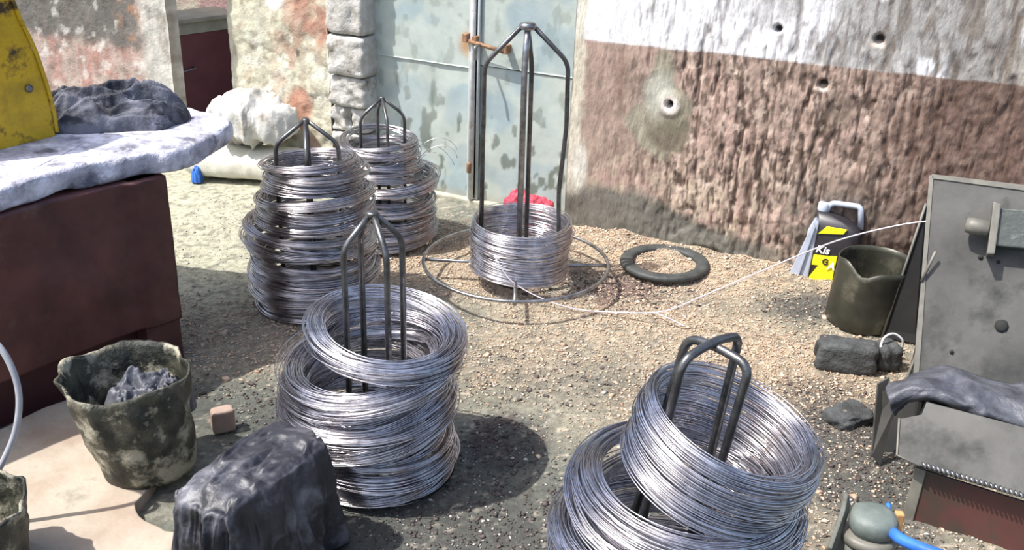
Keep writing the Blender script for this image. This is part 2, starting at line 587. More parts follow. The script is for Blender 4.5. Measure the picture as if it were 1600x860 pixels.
def c_right(S, ZZ):
    n = fbm(S * 5, ZZ * 5, 71, 4); n2 = fbm(S * 30, ZZ * 24, 73, 3)
    brown = np.array([.46, .325, .265])
    c = np.ones(S.shape + (3,)) * brown
    c = lerp3(c, [.37, .27, .215], sst(.4, .65, n))
    c = lerp3(c, [.50, .405, .30], sst(.52, .22, ZZ + .1 * (n - .5)) * sst(.35, .55, n2) * .85)
    edge = .795 + .035 * S / 1.6 * 1.0 + .01 * (fbm(S * 8, ZZ * 0 + 2, 75, 3) - .5)
    wmask = sst(-.004, .004, ZZ - edge)
    c = lerp3(c, [.90, .90, .91], wmask)
    # grime over the white towards the right
    g = sst(.45, .62, fbm(S * 9, ZZ * 7, 77, 4) + .22 * sst(.5, 1.5, S) - .05)
    c = lerp3(c, [.30, .285, .26], g * wmask * sst(.2, 1.2, S) * .85)
    c = lerp3(c, [.20, .17, .14], sst(.56, .68, fbm(S * 26, ZZ * 7, 78, 4)) * wmask * sst(.5, 1.4, S) * .8)
    c = lerp3(c, [.36, .30, .22], wmask * sst(1.35, 1.7, S) * .5)
    # drips and cracks, darker paint in the grooves
    wv = S + .03 * (ZZ - .4) + .012 * fbm(S * 6, ZZ * 5, 60, 2)
    streak = ridge(wv * 34, ZZ * 5.0, 61, 2)
    gz = sst(.05, .5, S) * (1 - .55 * wmask) + .10
    c = lerp3(c, [.085, .055, .04], sst(.76, .90, streak) * gz * .95)
    s2 = ridge(wv * 60 + 9, ZZ * 9.0, 62, 2)
    c = lerp3(c, [.10, .068, .05], sst(.80, .93, s2) * gz * .9)
    s3_ = fbm(wv * 85, ZZ * 22, 64, 3)
    c = lerp3(c, [.12, .082, .06], sst(.54, .66, s3_) * gz * (1 - .6 * wmask) * .75)
    c = lerp3(c, [.60, .47, .38], sst(.60, .70, fbm(wv * 60, ZZ * 24, 66, 3)) * gz * (1 - wmask) * .7)
    line = ridge(wv * 26 + 3, ZZ * 1.6, 68, 2)
    c = lerp3(c, [.30, .28, .26], sst(.90, .97, line) * wmask * .8)
    st = sst(.62, .75, fbm(S * 22, ZZ * 3, 79, 3))
    c = lerp3(c, [.22, .14, .105], st * .6 * (1 - wmask))
    # green-grey cement patch round the pipe hole
    wob_ = .10 * (fbm(S * 14, ZZ * 14, 83, 3) - .5)
    d = blob(S + wob_, ZZ - wob_, .355, .525, .135, .150, .10)
    d = np.maximum(d, blob(S, ZZ, .345, .70, .045, .10, .35))
    c = lerp3(c, [.33, .30, .22], d)
    c = lerp3(c, [.20, .18, .12], blob(S, ZZ, .40, .46, .09, .07, .5) * d)
    c = lerp3(c, [.17, .14, .10], (blob(S, ZZ, .40, .54, .115, .145, .15) - blob(S, ZZ, .365, .575, .09, .11, .3)).clip(0, 1) * d * .9)
    c = lerp3(c, [.50, .50, .42], blob(S, ZZ, .335, .62, .06, .085, .5) * .8)
    c = lerp3(c, [.78, .70, .63], blob(S, ZZ, .385, .585, .035, .038, .3))
    # dark cement skirting low at the left
    low = sst(.03, -.03, ZZ - (.21 - .17 * sst(.1, 1.1, S) + .08 * (fbm(S * 6, ZZ * 4, 81, 3) - .5)))
    c = lerp3(c, [.155, .15, .125], low * (1 - sst(.7, 1.2, S)) * .95)
    c = lerp3(c, [.10, .09, .07], sst(.5, .62, n) * low * .5)
    # darker and browner towards the machine
    c = lerp3(c, [.10, .085, .07], blob(S, ZZ, 1.12, .20, .26, .17, .7) * sst(.3, .6, n2 + .1) * .85)
    c = lerp3(c, [.11, .062, .045], sst(1.0, 1.5, S + .3 * (n - .5)) * (1 - wmask) * .8)
    c = lerp3(c, [.16, .12, .09], blob(S, ZZ, 1.02, .66, .05, .06, .5) * .8)
    # broken render at the door edge
    eg = sst(.035, .0, S + .05 * (n2 - .5)) * sst(.1, .2, ZZ)
    c = lerp3(c, [.66, .62, .48], eg * .8)
    c = lerp3(c, [.66, .64, .54], blob(S, ZZ, .02, .27, .035, .10, .4))
    for (a, b, r, dd) in HOLES:
        dist = np.sqrt((S - a) ** 2 + (ZZ - b) ** 2) / r
        c = lerp3(c, [.03, .026, .022], 1 - sst(.55, .95, dist))
    for (a, b) in ((1.113, .925), (.948, .745)):
        ring = blob(S, ZZ, a, b - .018, .024, .010, .5)
        c = lerp3(c, [.74, .62, .50], ring * .9)
    return np.clip(c, 0.01, .95)


wall_patch('wall_right', -.035, 2.1, -.05, 1.30, 0, .006, h_right, c_right, M['wall'])


def h_left(S, ZZ):
    return (fbm(S * 7, ZZ * 7, 90, 4) - .5) * .03 + (fbm(S * 40, ZZ * 40, 92, 2) - .5) * .005 \
        - sst(.52, .56, fbm(S * 6, ZZ * 6, 95, 3)) * .006


def c_left(S, ZZ):
    n = fbm(S * 6, ZZ * 6, 95, 3); n2 = fbm(S * 16, ZZ * 16, 97, 4)
    c = np.ones(S.shape + (3,)) * np.array([.58, .55, .42])
    c = lerp3(c, [.72, .70, .58], sst(.5, .7, n2))
    c = lerp3(c, [.46, .28, .20], sst(.50, .60, fbm(S * 9 + 3, ZZ * 7, 99, 4)) * sst(-1.62, -1.45, S) * .75)
    c = lerp3(c, [.35, .28, .2], sst(.62, .7, fbm(S * 30, ZZ * 24, 98, 3)) * .6)
    c = lerp3(c, [.42, .235, .165], blob(S, ZZ, -1.30, .80, .12, .20, .3) * sst(.3, .5, n2))
    c = lerp3(c, [.46, .24, .16], blob(S, ZZ, -1.40, .33, .065, .085, .3) * .95)
    c = lerp3(c, [.86, .84, .80], blob(S, ZZ, -1.52, .82, .06, .06, .3))
    c = lerp3(c, [.12, .10, .08], blob(S, ZZ, -1.405, .57, .008, .02, .4))
    return c


wall_patch('wall_left', -1.80, -1.225, -.05, 1.30, .02, .010, h_left, c_left, M['plaster'])


def h_pink(S, ZZ):
    return (fbm(S * 8, ZZ * 8, 110, 4) - .5) * .02 + (fbm(S * 40, ZZ * 40, 112, 2) - .5) * .004


def c_pink(S, ZZ):
    n = fbm(S * 16, ZZ * 5, 115, 4); n2 = fbm(S * 14, ZZ * 14, 117, 4)
    c = np.ones(S.shape + (3,)) * np.array([.46, .36, .31])
    c = lerp3(c, [.40, .215, .175], sst(.45, .60, n) * sst(-2.10, -2.3, S + .15 * (n2 - .5)) * .85)
    c = lerp3(c, [.50, .48, .43], sst(-2.20, -2.10, S + .10 * (n2 - .5)))
    c = lerp3(c, [.30, .26, .21], sst(.55, .68, fbm(S * 30, ZZ * 22, 118, 3)) * .6)
    dark = sst(.50, .56, ZZ + .10 * (n - .5)) * sst(-2.12, -2.22, S + .12 * (n2 - .5))
    c = lerp3(c, [.135, .13, .115], dark * .92)
    c = lerp3(c, [.36, .20, .12], sst(.52, .62, n2) * blob(S, ZZ, -2.22, .68, .07, .14, .6) * .9)
    c = lerp3(c, [.36, .33, .20], sst(.80, .83, ZZ + .04 * (n - .5)) * .8)
    c = lerp3(c, [.70, .66, .60], sst(.66, .72, n2) * .6)
    return c


wall_patch('wall_far_left', -3.4, -1.985, -.05, 1.30, .22, .012, h_pink, c_pink, M['plaster'], back=.07)


def c_back(S, ZZ):
    c = np.ones(S.shape + (3,)) * np.array([.55, .36, .34])
    c = lerp3(c, [.62, .60, .48], sst(.45, .6, fbm(S * 4, ZZ * 4, 120, 3)))
    return c


wall_patch('wall_back', -3.1, -1.3, -.05, 1.40, -.66, .03, h_pink, c_back, M['plaster'])

# the wall above the measured faces, out of the frame, and the return behind the door
for nm, s0, s1, o in (('trim_1', -.03, 2.1, 0), ('trim_2', -1.80, -1.02, .02), ('trim_3', -3.4, -1.985, .22)):
    b = wbox(nm, s0, s1, 1.31, 2.3, o - .18, o, M['plaster'], bevel=.01)
    tag(b, kind='structure')

# stone quoins at the left jamb of the door
qx = empty('trim_4', WP(-1.12, 0, 0), None, None)
tag(qx, kind='structure')


def stone_block(name, s0, s1, z0, z1, o0, o1, parent, seed, amp=.010):
    n = 9
    bm = bmesh.new()
    bmesh.ops.create_cube(bm, size=2)
    bmesh.ops.subdivide_edges(bm, edges=bm.edges[:], cuts=n, use_grid_fill=True)
    cs, cz, co = (s0 + s1) / 2, (z0 + z1) / 2, (o0 + o1) / 2
    for v in bm.verts:
        p = v.co
        a = np.array([p.x, p.y, p.z])
        # rounded corners
        q = np.sign(a) * np.minimum(np.abs(a), 1)
        f = 1 - .028 * max(0, (abs(a[0]) ** 6 + abs(a[1]) ** 6 + abs(a[2]) ** 6) - 1)
        s = cs + q[0] * f * (s1 - s0) / 2; z = cz + q[2] * f * (z1 - z0) / 2; o = co + q[1] * f * (o1 - o0) / 2
        d = (float(fbm(s * 32 + o * 9, z * 32 + o * 13, seed, 4)) - .5) * amp * 3
        P = WP(s, z, o) + U * d * .6 * np.sign(q[0]) + NW * d
        v.co = Vector(P)
    me = bpy.data.meshes.new(name)
    for f_ in bm.faces: f_.smooth = True
    bm.to_mesh(me); bm.free()
    return link(name, me, M['stone'], parent, smooth=False)


for i, (z0, z1, d) in enumerate(((1.105, 1.29, 0), (.895, 1.10, .004), (.692, .89, .0), (.506, .686, .006), (.362, .500, -.006))):
    stone_block('stone_block', -1.222 + .01 * (i % 2), -1.02 - .006 * ((i + 1) % 2), z0, z1, -.14, .045 + d, qx, 130 + i)
k = 0
for z0, z1 in ((.235, .355), (.12, .23), (-.02, .115)):
    for s0, s1 in ((-1.222, -1.12), (-1.118, -1.03)):
        stone_block('rubble_stone', s0, s1, z0 + random.uniform(0, .01), z1, -.12, .03 + random.uniform(-.02, .015), qx, 150 + k, .018); k += 1

# ------------------------------------------------------------------ sheet-metal door
door = empty('door_1', WP(-.56, 0, -.07), None, None)
tag(door, kind='structure')


def door_sheet(name, s0, s1, z0, z1, off, seed):
    st = .008
    s = np.arange(s0, s1, st); z = np.arange(z0, z1, st)
    S, ZZ = np.meshgrid(s, z, indexing='ij')
    h = (fbm(S * 5, ZZ * 5, seed, 3) - .5) * .008
    c = np.ones(S.shape + (3,)) * np.array([.38, .44, .43])
    c = lerp3(c, [.34, .42, .43], sst(.4, .65, fbm(S * 4, ZZ * 4, seed + 1, 3)))
    c = lerp3(c, [.52, .55, .47], sst(.42, .62, fbm(S * 7, ZZ * 7, seed + 2, 3)) * .6)
    spots = sst(.62, .70, fbm(S * 22, ZZ * 14, seed + 3, 3)) * (.35 + .65 * sst(.6, .2, ZZ))
    c = lerp3(c, [.13, .15, .12], spots * .85)
    scr = sst(.72, .78, fbm(S * 30, ZZ * 6, seed + 5, 2)) * blob(S, ZZ, -.66, .32, .10, .22, .5)
    c = lerp3(c, [.12, .16, .13], scr * .8)
    c = lerp3(c, [.45, .26, .12], blob(S, ZZ, -.545, .70, .045, .05, .6) * .9)
    c = lerp3(c, [.30, .26, .20], sst(.06, .0, ZZ) * .6)
    ns, nz = S.shape
    V = (W0 + U * S[..., None] + NW * (off + h)[..., None] + Z * ZZ[..., None]).reshape(-1, 3)
    F = grid_faces(ns, nz)
    idx = np.array([i * nz for i in range(ns)] + [(ns - 1) * nz + j for j in range(1, nz)] +
                   [i * nz + nz - 1 for i in range(ns - 2, -1, -1)] + [j for j in range(nz - 2, 0, -1)])
    VB = V[idx] - NW * .006
    b0 = len(V); kk = len(idx)
    FB = np.array([[idx[i], idx[(i + 1) % kk], b0 + (i + 1) % kk, b0 + i] for i in range(kk)])
    return nmesh(name, np.vstack([V, VB]), np.vstack([F, FB]), M['door'], door, col=np.vstack([c.reshape(-1, 3), c.reshape(-1, 3)[idx]]))


door_sheet('door_sheet', -1.08, -.535, -.0, .602, -.066, 160)
door_sheet('door_sheet', -1.08, -.535, .600, 1.4, -.058, 170)
door_sheet('door_sheet', -.505, -.045, -.0, .622, -.066, 180)
door_sheet('door_sheet', -.505, -.045, .620, 1.4, -.058, 190)
wbox('door_stile', -.542, -.532, -.0, 1.4, -.062, -.046, M['door'].copy(), door)
c_ = pmat('door_plain_paint', (.40, .46, .47), (.52, .57, .56), 9, .55)
for o_ in [o for o in bpy.data.objects if o.name.startswith('door_stile')]:
    o_.data.materials.clear(); o_.data.materials.append(c_)
tube('door_pipe', [WP(-.517, 0.01, -.040), WP(-.517, 1.4, -.040)], .0125, M['pipe_pale'], door, 12)
tube('door_pipe', [WP(-.493, 0.01, -.048), WP(-.493, 1.4, -.048)], .007, c_, door, 8)
# bolt: rod with rings and hanging handle
tube('bolt_rod', [WP(-.525, .725, -.018), WP(-.36, .700, -.018)], .009, M['rust'], door, 10)
tube('bolt_handle', fillet([WP(-.47, .715, -.018), WP(-.47, .715, .03), WP(-.462, .66, .034)], .01), .0065, M['steel_worn'], door, 8)
for s_ in (-.545, -.50, -.355):
    box('bolt_guide', WP(s_, .735 - (s_ + .545) * .14, -.035), U * .011, NW * .022, Z * .018, M['rust'], door, .003)
lb = lathe('hinge_knuckle', [(.010, 0), (.011, .003), (.011, .04), (.009, .045)], WP(-.517, .14, -.02), M['rust'], door, 10)
# threshold, then a black backing sheet for the dark behind the door
tb = wbox('trim_5', -1.02, -.03, -.03, .004, -.12, -.035, M['frame_wood'], bevel=.006)
tag(tb, kind='structure')
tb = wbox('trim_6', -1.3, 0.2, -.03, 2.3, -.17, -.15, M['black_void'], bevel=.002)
tag(tb, kind='structure')

# ------------------------------------------------------------------ maroon cabinet against the back
CF0 = G(258, 39, .60); CF1 = G(368, 25, .60); CF0[2] = CF1[2] = 0
CU = (CF1 - CF0); CLEN = float(np.linalg.norm(CU)); CU = CU / CLEN
CN = np.array([CU[1], -CU[0], 0])
cb = empty('cupboard', CF0 - CN * .1, 'maroon cupboard with weathered pale frame standing between the two left walls', 'cupboard')
CZ = .60


def kbox(name, a0, a1, z0, z1, o0, o1, mat, parent=None, bevel=.003):
    return box(name, CF0 + CU * (a0 + a1) / 2 + CN * (o0 + o1) / 2 + Z * (z0 + z1) / 2, CU * (a1 - a0) / 2, CN * (o1 - o0) / 2, Z * (z1 - z0) / 2,
               mat, parent or cb, bevel)


kbox('side_panel', CLEN - .035, CLEN, 0, CZ, -.20, .012, M['frame_wood'])
kbox('side_panel', -.03, .0, 0, CZ, -.20, .012, M['frame_wood'])
kbox('top_board', -.04, CLEN + .012, CZ, CZ + .02, -.22, .03, M['frame_wood'])
kbox('header', .0, CLEN - .035, CZ - .06, CZ, -.012, .008, M['frame_wood'])
kbox('back_panel', -.03, CLEN, 0, CZ, -.21, -.20, M['cabinet'])
dd = kbox('door_panel', .0, CLEN - .036, .02, CZ - .062, -.02, -.004, M['cabinet'])
hp = CF0 + Z * .36
tube('handle', fillet([hp + CU * .05, hp + CU * .05 + CN * .025, hp + CU * .13 + CN * .025 + Z * .01, hp + CU * .13 + Z * .01], .008), .004, M['steel_worn'], dd, 8)

# ------------------------------------------------------------------ soft things
def sack_mesh(name, c, L, Wd, Hh, yaw, mat, parent=None, seed=1, nu=56, nv=48, fold=.012, pinch=.75, tilt=0.0, flat=.75, power=2.6):
    """stuffed sack: superellipsoid tube with creases, flat underside"""
    u = np.linspace(-1, 1, nu); v = np.linspace(0, 2 * math.pi, nv, endpoint=False)
    Ug, Vg = np.meshgrid(u, v, indexing='ij')
    prof = (1 - np.abs(Ug) ** power) ** (1 / power)
    prof = np.maximum(prof, .02)
    x = Ug * L / 2
    cs, sn = np.cos(Vg), np.sin(Vg)
    y = np.sign(cs) * np.abs(cs) ** .85 * Wd / 2 * prof
    z = np.sign(sn) * np.abs(sn) ** .85 * Hh / 2 * prof
    z = np.where(z < 0, z * flat, z)
    n = (ridge(Ug * 3 + seed, cs * 1.6 + 3, seed, 3) - .6) * fold * 2 + (fbm(Ug * 6, Vg * 2 + np.sin(Vg), seed + 3, 3) - .5) * fold
    r = np.sqrt(y ** 2 + z ** 2) + 1e-6
    y = y + y / r * n * prof; z = z + z / r * n * prof
    z = z + tilt * x
    zmin = z.min()
    ca, sa = math.cos(yaw), math.sin(yaw)
    V = np.stack([c[0] + x * ca - y * sa, c[1] + x * sa + y * ca, c[2] + z - zmin], -1).reshape(-1, 3)
    # wrap v
    F = []
    for i in range(nu - 1):
        for j in range(nv):
            j2 = (j + 1) % nv
            F.append([i * nv + j, (i + 1) * nv + j, (i + 1) * nv + j2, i * nv + j2])
    return nmesh(name, V, F, mat, parent)


def cloth_heap(name, c, rx, ry, hh, yaw, mat, parent=None, seed=1, n=110, fold=.03, freq=3.0, edge=.25, surf=None, stretch=(1, 1)):
    """crumpled cloth lying in a heap: a closed shell with deep folds; c on the supporting surface"""
    u = np.linspace(-1, 1, n)
    A, B = np.meshgrid(u, u, indexing='ij')
    # disc mapping
    X = A * np.sqrt(1 - B * B / 2); Y = B * np.sqrt(1 - A * A / 2)
    R = np.sqrt(X * X + Y * Y)
    ang = np.arctan2(Y, X)
    rr = 1 + edge * (fbm(np.cos(ang) * 2 + 4, np.sin(ang) * 2 + seed, seed, 3) - .5) * 2
    wx = fbm(X * 1.5 + 3, Y * 1.5, seed + 5, 2) - .5; wy = fbm(X * 1.5, Y * 1.5 + 9, seed + 6, 2) - .5
    f = ridge((X + wx) * freq * stretch[0], (Y + wy) * freq * stretch[1], seed + 1, 3)
    body = (1 - R ** 4).clip(0, 1) ** .5
    H_ = body * (hh * (.45 + .55 * fbm(X * 1.3 + 7, Y * 1.3, seed + 2, 2)) + (f - .45) * fold * 2)
    H_ = np.maximum(H_, .002 * body)
    x = X * rx * rr; y = Y * ry * rr
    ca, sa = math.cos(yaw), math.sin(yaw)
    P = np.stack([c[0] + x * ca - y * sa, c[1] + x * sa + y * ca, c[2] + H_ + .002], -1)
    if surf is not None:
        P[..., 2] = H_ + surf(P[..., 0], P[..., 1]) + .002
    Q = P.copy()
    Q[..., 2] = P[..., 2] - H_ - .002
    V = np.vstack([P.reshape(-1, 3), Q.reshape(-1, 3)])
    F = grid_faces(n, n); k = n * n
    F2 = F[:, ::-1] + k
    idx = np.array([i * n for i in range(n)] + [(n - 1) * n + j for j in range(1, n)] +
                   [i * n + n - 1 for i in range(n - 2, -1, -1)] + [j for j in range(n - 2, 0, -1)])
    m = len(idx)
    FB = np.array([[idx[(i + 1) % m], idx[i], k + idx[i], k + idx[(i + 1) % m]] for i in range(m)])
    return nmesh(name, V, np.vstack([F, F2, FB]), mat, parent)


# sacks by the left wall
p = G(388, 284)
o = sack_mesh('stuffed_sack', (p[0], p[1] + .07, .0), .62, .24, .165, math.radians(-6), M['sack'], seed=3, fold=.008, power=5)
tag(o, 'full pale woven sack lying flat under the crumpled white sack', 'sack')
o = sack_mesh('crumpled_sack', (p[0] + .02, p[1] + .08, .145), .46, .26, .25, math.radians(-14), M['sack_white'], seed=8, fold=.05, tilt=.0, power=2.0)
tag(o, 'crumpled white sack heaped on top of the flat woven sack', 'sack')
q = AT(392, 185, p[1] + .02)
o = cloth_heap('sack_scrap', (AT(372, 205, p[1] + .12)[0], p[1] + .10, AT(372, 205, p[1] + .12)[2] - .02), .035, .03, .11, .3, M['frame_wood'], seed=11, n=40, fold=.02)
tag(o, 'brown folded scrap poking up at the left end of the white sack', 'scrap')
q = G(305, 288)
o = cloth_heap('blue_rag', (q[0], q[1] + .04, .0), .028, .03, .075, .2, M['blue'], seed=12, n=40, fold=.02)
tag(o, 'small blue rag at the left end of the sacks', 'rag')

# ------------------------------------------------------------------ wire coils
def coil(c, r, hh, rt, turns, label, group, seed, tilt=(0, 0), wire=.0016, seg=88, mat='wire', loose=.006, loose_z=.010, loops=0,
         clusters=4, neat=0):
    """one continuous wire wound round and round; c centre, r outer radius, hh half height, rt half radial depth.
    turns lie in clusters that slip and tip together; neat > 0 lays them in that many orderly passes instead"""
    rg = np.random.default_rng(seed)
    N = turns
    K = np.arange(N + 1)
    if neat:
        t = K / N * neat
        tri = np.abs((t % 2) - 1) * 2 - 1
        zk = tri * hh + rg.normal(0, hh * .02, N + 1)
        rk = r - rt + (rt * rg.uniform(-1, 1, N + 1)) + .004 * np.sin(tri * 4)
    else:
        ph = rg.uniform(0, 2 * math.pi, N + 1)
        rad = np.sqrt(rg.uniform(.25, 1, N + 1))
        cl = np.minimum((K * clusters) // (N + 1), clusters - 1)
        zc = (np.arange(clusters) - (clusters - 1) / 2) / clusters * 2 * hh * .92
        rc = rg.uniform(-.35, .35, clusters) * rt
        hc_ = hh / clusters * 1.12
        zk = zc[cl] + rad * np.sin(ph) * hc_
        rk = r - rt + rc[cl] + rad * np.cos(ph) * rt * .8
    nc = max(clusters, 2)
    cl = np.minimum((K * nc) // (N + 1), nc - 1)
    ex = rg.normal(0, loose, nc)[cl] + rg.normal(0, loose * .28, N + 1)
    ey = rg.normal(0, loose, nc)[cl] + rg.normal(0, loose * .28, N + 1)
    tx = rg.normal(0, loose_z, nc)[cl] + rg.normal(0, loose_z * .22, N + 1)
    ty = rg.normal(0, loose_z, nc)[cl] + rg.normal(0, loose_z * .22, N + 1)
    for j in range(loops):
        i = int(rg.integers(1, N - 1))
        rk[i] += rg.uniform(.002, .012); tx[i] += rg.normal(0, .012); ex[i] += rg.normal(0, .008)
    T = np.arange(N * seg) / seg
    i0 = T.astype(int); f = T - i0
    f = sst(.0, 1.0, f)

    def L(a): return a[i0] * (1 - f) + a[i0 + 1] * f
    th = 2 * math.pi * T
    R_ = L(rk)
    x = R_ * np.cos(th) + L(ex); y = R_ * np.sin(th) + L(ey)
    z = L(zk) + L(tx) * np.cos(th) + L(ty) * np.sin(th)
    P = np.stack([x, y, z], -1)
    rad_ = np.stack([np.cos(th), np.sin(th), np.zeros_like(th)], -1)
    S = 4
    V = np.empty((len(T), S, 3))
    for k in range(S):
        a = 2 * math.pi * (k + .5) / S
        V[:, k] = P + wire * (math.cos(a) * rad_ + math.sin(a) * np.array([0, 0, 1.0]))
    tiltx, tilty = tilt
    e1 = np.array([math.cos(tiltx), 0, math.sin(tiltx)]); e2 = np.array([0, math.cos(tilty), math.sin(tilty)])
    e3 = np.cross(e1, e2); e3 /= np.linalg.norm(e3); e2 = np.cross(e3, e1)
    V = V.reshape(-1, 3)
    V = V[:, :1] * e1 + V[:, 1:2] * e2 + V[:, 2:] * e3
    V[:, 2] = np.maximum(V[:, 2], .004 - c[2])
    n = len(T)
    I = np.arange(n - 1)[:, None] * S; J = np.arange(S)[None]
    F = np.stack([I + J, I + (J + 1) % S, I + S + (J + 1) % S, I + S + J], -1).reshape(-1, 4)
    me_o = nmesh('wire_coil', V, F, M[mat])
    me_o.location = Vector([float(v) for v in c])
    tag(me_o, label, 'wire coil', group)
    return me_o


D2R = math.radians
# stack A: six coils, left back
ordn = ['bottom', 'second from bottom', 'third from bottom', 'fourth from bottom', 'fifth from bottom', 'top']
A = np.array([-.700, 3.245])
stA = [(.000, .050, .226, .034), (-.005, .118, .231, .033), (.0, .190, .226, .034), (-.012, .266, .236, .038),
       (.01, .372, .212, .056), (.012, .480, .182, .050)]
txt = {0: 'bottom coil of the tall six-coil stack at left back', 1: 'coil just above the bottom one of the left back stack',
       2: 'third coil up from the floor in the left back stack', 3: 'widest coil, jutting left, at mid-height of the left back stack',
       4: 'second coil from the top of the left back stack, tall and brownish grey', 5: 'narrow top coil of the left back stack, tripod rods rising out of it'}
for i, (dx, z, r, hh) in enumerate(stA):
    coil((A[0] + dx, A[1], z), r, hh, .030, int(60 + hh * 1100), txt[i], 'wire coils of the left back stack', 200 + i,
         tilt=(D2R([1, 0, -1, -3, 1, -3][i]), D2R([0, 1, 0, -1, 0, 1][i])), mat='wire_b', seg=64)
B = np.array([-.515, 3.84])
stB = [(0, .040, .206, .036), (0, .112, .200, .033), (-.003, .178, .196, .030), (.004, .245, .200, .034),
       (-.02, .318, .176, .038), (-.025, .390, .160, .034)]
txt = {0: 'bottom coil of the stack beside the door, partly hidden', 1: 'second coil up in the stack beside the door',
       2: 'third coil up in the stack beside the door', 3: 'bulging coil jutting right in the stack beside the door',
       4: 'second coil from the top of the stack beside the door', 5: 'top coil of the farthest stack, beside the blue-grey door'}
for i, (dx, z, r, hh) in enumerate(stB):
    coil((B[0] + dx, B[1], z), r, hh, .028, int(50 + hh * 1000), txt[i], 'wire coils of the stack beside the door', 220 + i,
         tilt=(D2R([0, 1, -1, 3, 0, -1][i]), 0), mat='wire_b', seg=56)
Cc = np.array([-.350, 2.250])
stC = [(.010, .050, .206, .042), (-.006, .130, .226, .042), (-.014, .205, .240, .042), (-.008, .292, .243, .048),
       (.044, .385, .204, .046)]
txt = {0: 'bottom coil of the front centre stack, on the dark floor', 1: 'coil above the bottom one of the front centre stack',
       2: 'middle coil of the front centre stack, loose loops fanning out left', 3: 'tilted loose coil under the top rim of the front centre stack',
       4: 'top coil of the front centre stack, an open bright ring'}
tl = [(0, 0), (2, 0), (5, 1), (9, -1), (-4, 0)]
for i, (dx, z, r, hh) in enumerate(stC):
    coil((Cc[0] + dx, Cc[1], z), r, hh, (.030, .034, .048, .052, .038)[i], int(80 + hh * 1300), txt[i], 'wire coils of the front centre stack', 240 + i,
         tilt=(D2R(tl[i][0]), D2R(tl[i][1])), loose=.008, loose_z=.013, seg=88, loops=8)
Dc = np.array([.345, 1.60])
stD = [(.0, .070, .235, .055), (.0, .180, .240, .055), (-.010, .300, .246, .055), (.0, .415, .228, .048), (.058, .525, .180, .072)]
txt = {0: 'bottom coil of the nearest stack, mostly out of frame', 1: 'coil low in the nearest stack at the bottom edge',
       2: 'wide loose coil of the nearest stack at the bottom edge', 3: 'broad loose coil under the tilted top coil of the nearest stack',
       4: 'large shiny tilted top coil of the nearest stack'}
tl = [(0, 0), (2, 0), (-1, 0), (-5, 2), (-17, 3)]
for i, (dx, z, r, hh) in enumerate(stD):
    coil((Dc[0] + dx, Dc[1], z), r, hh, .034 if i != 4 else .016, int(80 + hh * 1100), txt[i], 'wire coils of the nearest stack', 260 + i,
         tilt=(D2R(tl[i][0]), D2R(tl[i][1])), loose=.009 if i != 4 else .0022, loose_z=.014 if i != 4 else .004, seg=104, loops=8, wire=.0014, neat=0 if i != 4 else 5)

# spool on the tall stand
Sp = np.array([.026, 3.465])
coil((Sp[0], Sp[1], .150), .186, .092, .009, 170, 'neat drum-shaped wire coil on the tall pay-off stand', None, 280,
     loose=.003, loose_z=.007, seg=72, loops=10, neat=5)


# ------------------------------------------------------------------ rod stands
def stand(c, label, r, zt, zs, ang0, n, rod, base_r=None, lean=(0, 0), mat='steel_dark', z0=.01, ring_z=.01, capr=.02, spokes=0, group=None, inner=None):
    """rods up from the base, bent in to a small plate at the apex; zs shoulder height, zt apex"""
    e = empty('coil_stand', (c[0], c[1], 0), label, 'coil stand', group)

    def P(rr, a, z):
        return np.array([c[0] + rr * math.cos(a) + lean[0] * z, c[1] + rr * math.sin(a) + lean[1] * z, z])
    for k in range(n):
        a = ang0 + 2 * math.pi * k / n
        path = fillet([P(r, a, z0), P(r, a, zs), P(capr * .5, a, zt)], .03)
        tube('rod', path, rod, M[mat], e, 8)
    lathe('top_plate', [(capr * .7, -.006), (capr, -.003), (capr, .006), (capr * .8, .009)], P(0, 0, zt), M[mat], e, 14)
    if base_r:
        tube('base_ring', ringpts((c[0], c[1], ring_z), base_r, 72), rod * 1.0, M[mat], e, 8, True)
        m = spokes or 4
        for k in range(m):
            a = ang0 + 2 * math.pi * k / m
            tube('spoke', [P(.0 if spokes == 0 else .02, a, ring_z), P(base_r, a, ring_z)], rod * .9, M[mat], e, 8)
    return e


stand((-.703, 3.25), 'four-rod stand with a gabled top inside the left back stack', .104, .655, .575, D2R(10), 4, .0075, .20, capr=.012)
stand((-.527, 3.83), 'four-rod stand with a gabled top inside the stack beside the door', .088, .585, .515, D2R(20), 4, .0065, .16, capr=.010)
stand((-.342, 2.27), 'four-rod stand with a gabled top inside the front centre stack', .078, .712, .638, D2R(32), 4, .008, .15, capr=.016, mat='steel_dark')

# tall pay-off stand with raised ring and spokes
e = empty('pay_off_stand', (Sp[0], Sp[1], 0), 'tall rod stand with wide raised base ring holding the drum-shaped coil', 'coil stand')
RZ = .085
tube('base_ring', ringpts((Sp[0] - .013, Sp[1] - .015, RZ), .345, 96), .0065, M['steel_worn'], e, 10, True)
cx, cy = Sp[0] - .013, Sp[1] - .015
for a in (D2R(-90), D2R(2), D2R(178), D2R(90)):
    pth = [(cx + .03 * math.cos(a), cy + .03 * math.sin(a), RZ - .012), (cx + .345 * math.cos(a), cy + .345 * math.sin(a), RZ - .010)]
    tube('spoke', pth, .0065, M['steel_worn'], e, 8)
lathe('pedestal', [(.06, .0), (.062, .006), (.03, .012), (.026, .07), (.05, .075), (.05, .085)], (cx, cy, 0), M['steel_dark'], e, 20)
apex = AT(825, 40, 3.465)
rods = [((752, 352, 3.50), (757, 100, 3.50)), ((873, 345, 3.52), (873, 300, 3.52), (885, 200, 3.51), (888, 98, 3.50)),
        ((811, 378, 3.36), (820, 100, 3.44)), ((822, 372, 3.60), (831, 100, 3.49))]
